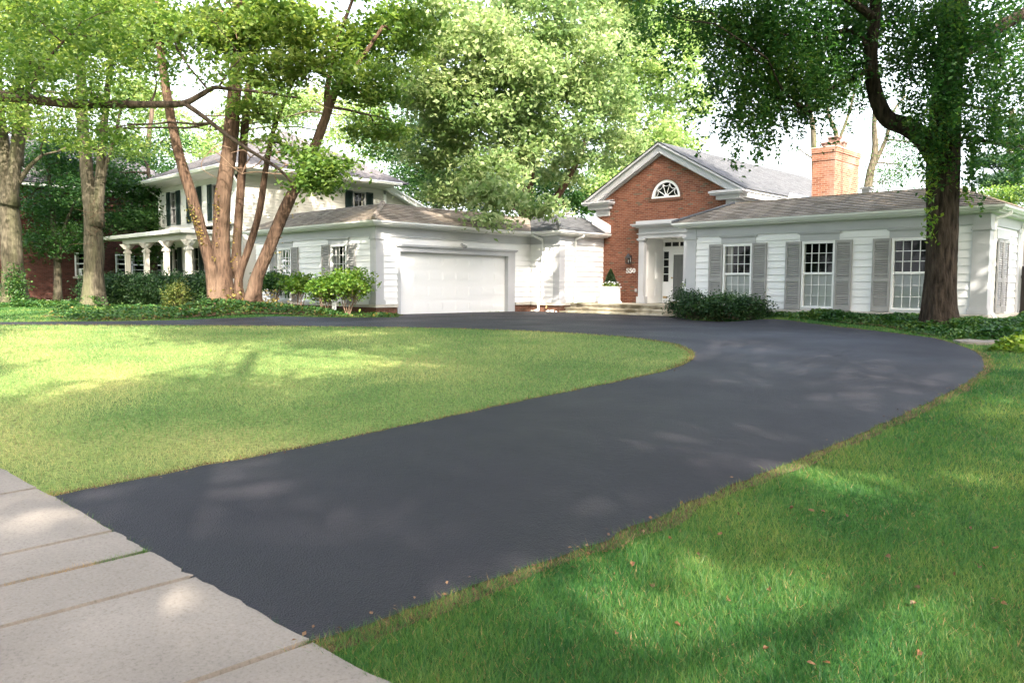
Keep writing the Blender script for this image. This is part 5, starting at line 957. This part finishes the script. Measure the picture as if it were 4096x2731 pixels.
tree('backdrop_tree', 'shadowy dense tree growing between the brick building and the porch', [st(41, (352, 700, .25), (350, 560, .2), (345, 450, .14), (340, 380, .08))], [B(300, 430, 41, 50, 34), B(360, 440, 41, 45, 30), B(200, 470, 41, 30, 14), B(60, 480, 41, 30, 10), B(180, 560, 40, 22, 8, .8), B(330, 510, 40, 50, 34), B(280, 500, 40, 40, 24), B(375, 505, 42, 36, 22), B(255, 400, 40, 40, 20), B(310, 350, 42, 40, 18), B(345, 580, 39.5, 24, 10, .8), B(388, 570, 39.5, 20, 8, .8)], M['barkd'], M['deep'], 60, .17, .42)
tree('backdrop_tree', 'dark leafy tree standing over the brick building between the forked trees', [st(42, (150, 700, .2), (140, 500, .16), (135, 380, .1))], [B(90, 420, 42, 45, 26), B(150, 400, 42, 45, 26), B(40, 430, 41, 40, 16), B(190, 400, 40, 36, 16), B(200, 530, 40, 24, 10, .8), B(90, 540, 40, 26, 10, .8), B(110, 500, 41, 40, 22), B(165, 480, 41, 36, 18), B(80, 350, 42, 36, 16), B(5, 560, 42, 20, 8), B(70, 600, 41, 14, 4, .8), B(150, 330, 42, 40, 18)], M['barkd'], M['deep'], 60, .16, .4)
# locust and others behind the chimney
t8 = [st(44, (1935, 620, .22), (1880, 520, .2), (1868, 300, .14), (1850, 230, .10), (1835, 180, .06)), st(44, (1935, 620, .2), (1935, 520, .2), (1925, 330, .13), (1905, 270, .1), (1890, 190, .06)), st(44, (1935, 620, .28), (1980, 560, .28), (1995, 420, .22), (2010, 350, .18), (2008, 290, .13), (2012, 190, .08)), st(44, (2000, 395, .12), (2035, 320, .10), (2050, 260, .07), (2080, 220, .04)), st(44, (1925, 330, .08), (1950, 260, .07), (1965, 200, .05))]
b8 = [B(1850, 230, 44, 50, 18), B(1930, 210, 44, 50, 18), B(2000, 230, 44, 50, 10), B(2060, 280, 44, 40, 18), B(2070, 380, 44, 45, 20), B(1830, 340, 44, 24, 3), B(2040, 420, 44, 40, 16), B(2090, 330, 44, 40, 16), B(1960, 290, 44, 30, 4)]
tree('locust_tree', 'airy thin-leaved tree with pale trunks behind the brick chimney', t8, b8, M['barkp'], M['elm'], 70, .12, .60, limb_r=.05, flare=1., twigs=3)
t10 = [st(60, (2320, 560, .4), (2320, 380, .3), (2325, 250, .15))]
tree('pine_tree', 'blue-green pine behind the roof at the right edge', t10, [B(2290, 370, 60, 50, 44, None, 12), B(2340, 320, 60, 50, 44, None, 14), B(2300, 415, 60, 60, 50, None, 14), B(2360, 400, 60, 50, 44, None, 14), B(2330, 280, 60, 34, 20, None, 12), B(2370, 360, 60, 50, 40)], M['barkd'], M['pine'], 70, .2, .5, flat=.25)
tree('bright_tree', 'bright yellow-green small tree just above the right roof edge', [st(44, (2320, 540, .1), (2320, 440, .06))], [B(2290, 448, 44, 36, 26, None, 16), B(2345, 450, 44, 36, 26, None, 20), B(2400, 440, 44, 40, 24)], M['barkd'], M['maple'], 48, .16, .4)
# off-left maple whose branch crosses the view
t0 = [st(16, (-420, 900, .42), (-400, 600, .34), (-380, 300, .3), (-360, 0, .24), (-340, -400, .14)), st(16, (-380, 240, .20), (-180, 222, .17), (-60, 214, .13), (40, 224, .11), (150, 238, .09), (290, 240, .075), (360, 240, .07), (420, 238, .065), (455, 222, .055), (490, 202, .045), (520, 204, .035), (600, 212, .03), (690, 226, .02)), st(16, (424, 238, .05), (470, 270, .045), (520, 310, .04), (580, 350, .035), (640, 388, .03), (670, 420, .02)), st(16, (500, 203, .02), (530, 160, .018), (560, 130, .012)), st(16, (60, 224, .04), (100, 150, .03), (160, 80, .02))]
b0 = [B(40, 130, 16, 60, 14, .8), B(110, 170, 15.6, 55, 14, .8), B(210, 215, 15.6, 50, 12, .6), B(250, 90, 16, 60, 12, .8), B(150, 60, 16, 70, 12, .8), B(340, 140, 16, 50, 8, .8), B(210, 300, 15.4, 36, 8, .5), B(120, 300, 15.6, 40, 7, .5), B(510, 170, 16, 36, 6, .5), B(620, 230, 16, 36, 5, .5), B(280, 20, 16, 60, 10, .8), B(400, 90, 16, 50, 7, .8), B(70, 30, 16, 60, 10, .8), B(460, 30, 16, 50, 7, .8), B(-250, 0, 16, 200, 30), B(30, 210, 15.5, 40, 8, .6)]
tree('overhanging_maple', 'maple outside the left edge whose dark horizontal branch crosses in front of the other trees', t0, b0, M['barkd'], M['maple'], 36, .115, .26, limb_r=.025, flare=1., twigs=2)
# unseen canopies added along sun rays to throw shade, then trees across the street
def shade(name, lab, x, y, h, blobs, leaf='maple', size=.22, per=64, sig=.42, every=1):
    z = float(g0(x, y)); tree(name, lab, [[((x, y, z), .4), ((x+.1, y, z+h*.3), .33), ((x-.1, y+.1, z+h*.6), .24), ((x, y, z+h), .1)]], blobs, M['barkm'], M[leaf], per, size, sig, limb_r=.06, every=every)
SAZ, SEL = math.radians(-32), math.radians(36)
sun_d = np.array([math.cos(SAZ)*math.cos(SEL), math.sin(SAZ)*math.cos(SEL), math.sin(SEL)])
def over(p, h):              # where an added leaf cluster at height h must hang to shade ground point p
    t = h/sun_d[2]; return np.array([p[0], p[1], float(g0(*p))])+sun_d*t
DEN = 1.25
def sh_blobs(pts, h0, h1, r, n):
    o = []
    for (x, y) in pts: h = rnd.uniform(h0, h1); o.append((over(G(x, y), h), (r, r, r*.45), n))
    return o
def proj(p):
    v = np.array(p)-cC; z = v@cF; return ((2048+FPX*(v@cR)/z)/K, (1365.5-FPX*(v@cU)/z)/K) if z > .5 else (9e3, 9e3)
LIT = [(170, 830, 360, 90), (620, 860, 200, 22), (900, 830, 160, 12), (40, 960, 160, 60), (330, 1010, 230, 20), (620, 960, 120, 22), (1600, 1390, 130, 85), (1640, 1020, 190, 40), (1830, 1035, 130, 30), (520, 1100, 120, 24), (2010, 1062, 110, 40), (1460, 1330, 60, 25), (2130, 1230, 60, 20), (1830, 1480, 90, 26), (760, 1200, 60, 16), (1450, 820, 90, 12), (1050, 800, 130, 12), (700, 785, 200, 10), (1900, 880, 230, 20), (1700, 800, 220, 15), (2280, 925, 60, 16), (0, 780, 400, 14), (530, 724, 80, 9), (30, 730, 200, 20), (30, 1030, 160, 40), (330, 950, 200, 30), (520, 820, 160, 26), (820, 770, 220, 9), (120, 1060, 140, 26), (700, 1010, 90, 14), (800, 722, 120, 6), (1330, 1180, 70, 18), (2080, 900, 60, 8), (1000, 880, 60, 9), (2250, 1480, 50, 30), (60, 1250, 60, 20)]
SB = [[], [], [], []]  # unseen leaf clusters added to shade the ground, with gaps left for sun
for stp, near in ((1.25, False), (.5, True)):
    for gx in np.arange(-27 if not near else -10, 8, stp):
        for gy_ in np.arange(-4, 21 if not near else 12, stp):
            x = gx+rnd.uniform(-.37, .37)*stp; y = gy_+rnd.uniform(-.37, .37)*stp; dp = x*cH[0]+y*cH[1]
            if (dp < 8.5) != near: continue
            u, v_ = proj((x, y, float(g0(x, y))))
            if not (-400 < u < 2750 and 690 < v_ < 2000): continue
            if not near and any(((u-a)/c)**2+((v_-b)/d_)**2 < 1 for a, b, c, d_ in LIT): continue
            if rnd.random() < (.02 if near else .05): continue
            h = rnd.uniform(8.5, 12.5)+max(0, dp-12)*.35
            if near: SB[0 if x > -2.5 else 1].append((over((x, y), h), (.3, .3, .2), 3))
            else: SB[2 if y < 7 else 3].append((over((x, y), h), (.8, .8, .4), 9))
SPOTS = [(1590, 1385, .85), (2260, 1490, .35), (2010, 1062, .8), (1640, 1020, .8), (1720, 1010, .8), (1830, 1035, .8), (560, 1095, .7), (470, 1110, .5), (760, 1205, .35), (1330, 1180, .35), (2290, 925, .6), (1080, 1330, .4), (300, 1440, .3), (60, 1180, .4), (1900, 1130, .5), (1730, 830, .9), (1880, 870, .9), (1950, 905, .8), (2030, 850, .9), (1800, 900, .8)]
def clear2(bl):
    o = []
    for b in bl:
        ok = True
        for (u_, w_, r_) in SPOTS:
            g_ = G(u_, w_); p = np.array([g_[0], g_[1], float(g0(*g_))]); dv = b[0]-p; t = dv@sun_d
            if np.linalg.norm(dv-t*sun_d) < (r_*.8+.08 if b[2] == 3 else r_*.8+.4): ok = False
        if ok: o.append(b)
    return o
SB = [clear2(clear(q_)) for q_ in SB]
shade('unseen_tree', 'unseen maple added behind the camera, leaf clusters set to shade the right-hand lawn', 9, -6, 11, SB[0], 'maple', .2, 60, .22, 6); shade('unseen_tree', 'unseen maple added behind the camera, leaf clusters set to shade the near driveway', 3, -8, 12, SB[1], 'maple', .2, 60, .22, 6)
shade('unseen_tree', 'unseen maple added at the right, leaf clusters set to shade the driveway bend', 13, 4, 12, SB[2]); shade('unseen_tree', 'unseen maple added farther right, leaf clusters set to dapple the island lawn', 10, -1, 14, SB[3])
shade('unseen_shade_tree', 'unseen maple added at the right, leaf clusters set to dapple the garage front', 4, 9, 13, H1, 'maple', .27, 100, .19, 9); shade('unseen_shade_tree', 'unseen maple added at the right, leaf clusters set to shade the brick gable and wing', 6, 13, 13, H2+H3, 'maple', .19, 60, .26, 9)  # added blockers: loose clusters around a stand-in trunk
shade('unseen_shade_tree', 'unseen maple added overhead, leaf clusters set to dapple the white neighbour', 3.5, -3.5, 14, H4+H5, 'maple', .2, 46, .32, 9)  # added the same way, clusters placed only for their shade
for k, (x, y) in enumerate(((30, -22), (16, -32), (0, -38), (36, -8), (-18, -40), (44, 6), (-34, -34), (42, 22), (28, 34), (-56, -8), (-66, -22), (-50, -26))):
    z = -.6; bl = [((x+rnd.uniform(-4, 4), y+rnd.uniform(-4, 4), rnd.uniform(2, 10)), (5, 5, 3.5), 60) for _ in range(5)]
    tree('unseen_tree', ['round-topped', 'tall', 'broad', 'dense', 'wide', 'full', 'low', 'spreading', 'leafy', 'shaggy', 'narrow', 'heavy'][k]+' tree across the street behind the photographer', [[((x, y, z), .3), ((x, y, 5), .2), ((x, y, 9), .1)]], bl, M['barkd'], M['deep'], 26, .7, .9, limb_r=.08, every=2)
# ---- fallen leaves
dl = []
for k in range(34):
    x = rnd.uniform(1350, 2330); y = rnd.uniform(1120, 1550)
    if y < 1480-(x-700)*.42+60: continue
    dl.append(G(x, y))
me0 = None
for k, (x, y) in enumerate(dl):
    if me0 is None:
        me0 = bpy.data.meshes.new('fallen_leaf'); me0.from_pydata([(-.035, 0, 0), (-.01, .02, .012), (.02, .022, .01), (.04, 0, .004), (.02, -.02, .014), (-.012, -.018, .008), (.0, 0, -.002)], [], [(0, 6, 1), (1, 6, 2), (2, 6, 3), (3, 6, 4), (4, 6, 5), (5, 6, 0)]); me0.materials.append(M['dead'])
        a_ = me0.attributes.new('v', 'FLOAT', 'POINT'); a_.data.foreach_set('value', [.2, .6, .8, .4, .1, .9, .5])
    o = bpy.data.objects.new('fallen_leaf', me0); COL.objects.link(o); o.location = (x, y, float(gz(x, y))+.03); o.rotation_euler = (rnd.uniform(-.9, .9), rnd.uniform(-.5, .5), rnd.uniform(0, 6.28)); o.scale = [rnd.uniform(.3, .7), rnd.uniform(.2, .7), rnd.uniform(.4, 1.4)]
    tag(o, 'dried brown leaf lying on the shaded right-hand lawn', 'leaf', 'fallen leaves on the right lawn')
n = 1500; q = np.column_stack([RG.uniform(-24, -12, n), RG.uniform(9, 22.5, n)]); q = q[inpoly(q, drive)]; w_ = np.exp(-((q[:, 0]+20)/3.2)**2); q = q[RG.uniform(0, 1, len(q)) < w_]
V, F_, v = leafgeo(np.column_stack([q, gz(q[:, 0], q[:, 1])+.03]), .035, 2.5, 0, .7); tag(npmesh('leaf_litter', V, F_, M['dead'], None, v), 'tiny fallen leaves and seeds strewn on the asphalt before the garage', 'leaf litter', kind='stuff')
q = []
for (a, b, s_) in ((o3_d, None, .05), (inn_d, None, .05)):
    L = np.array(a)[::2]; L = L[(L@cH[:2]) > 1.5]; q.append(np.repeat(L, 2, 0)+RG.normal(size=(len(L)*2, 2))*.07)
q = np.concatenate(q); V, F_, v = leafgeo(np.column_stack([q, gz(q[:, 0], q[:, 1])+.03]), .03, 1.5, 0, .6); tag(npmesh('edge_litter', V, F_, M['dead'], None, v), 'bits of dead leaf caught along the driveway edge', 'leaf litter', kind='stuff')
# ================================================================ LIGHT, SKY, CAMERA
w = bpy.data.worlds.new('World'); S.world = w; w.use_nodes = True; nt = w.node_tree; sk = nt.nodes.new('ShaderNodeTexSky'); sk.sky_type = 'NISHITA'; sk.sun_disc = False; sk.sun_elevation = SEL
sk.sun_rotation = math.pi/2-SAZ; sk.dust_density = 5.0; sk.air_density = 1.0; sk.ozone_density = 1.0
n_, l_ = nt.nodes, nt.links; tcw = n_.new('ShaderNodeTexCoord'); sx = n_.new('ShaderNodeSeparateXYZ'); l_.new(tcw.outputs['Generated'], sx.inputs[0])
hz = ramp(n_, l_, sx.outputs[2], [(0., (.85, .85, .85)), (.30, (.75, .75, .75)), (.55, (.12, .12, .12))]); cn = N(n_, 'ShaderNodeTexNoise', Scale=2.2, Detail=5.); l_.new(tcw.outputs['Generated'], cn.inputs[0])
cr_ = ramp(n_, l_, cn.outputs[0], [(.3, (2.2, 2.3, 2.45)), (.7, (3.3, 3.35, 3.4))]); mxw = N(n_, 'ShaderNodeMix', data_type='RGBA'); l_.new(hz, mxw.inputs[0]); l_.new(sk.outputs[0], mxw.inputs[6]); l_.new(cr_, mxw.inputs[7]); l_.new(mxw.outputs[2], nt.nodes['Background'].inputs[0]); nt.nodes['Background'].inputs[1].default_value = .15
sl_ = bpy.data.lights.new('sun', 'SUN'); sl_.energy = 2.4; sl_.angle = math.radians(.55); sl_.color = (1, .91, .78); so = bpy.data.objects.new('sun', sl_); COL.objects.link(so)
so.rotation_euler = Vector(sun_d).to_track_quat('Z', 'Y').to_euler()
cam = bpy.data.cameras.new('camera'); cam.lens = FPX/4096*36; cam.sensor_width = 36; cam.clip_end = 3000; co = bpy.data.objects.new('camera', cam); COL.objects.link(co)
from mathutils import Matrix
mt = Matrix(((cR[0], cU[0], -cF[0], 0), (cR[1], cU[1], -cF[1], 0), (cR[2], cU[2], -cF[2], CH), (0, 0, 0, 1))); co.matrix_world = mt; S.camera = co
S.view_settings.view_transform = 'Standard'; S.view_settings.look = 'None'; S.view_settings.exposure = 3.0; S.view_settings.gamma = 1
S.cycles.transparent_max_bounces = 16
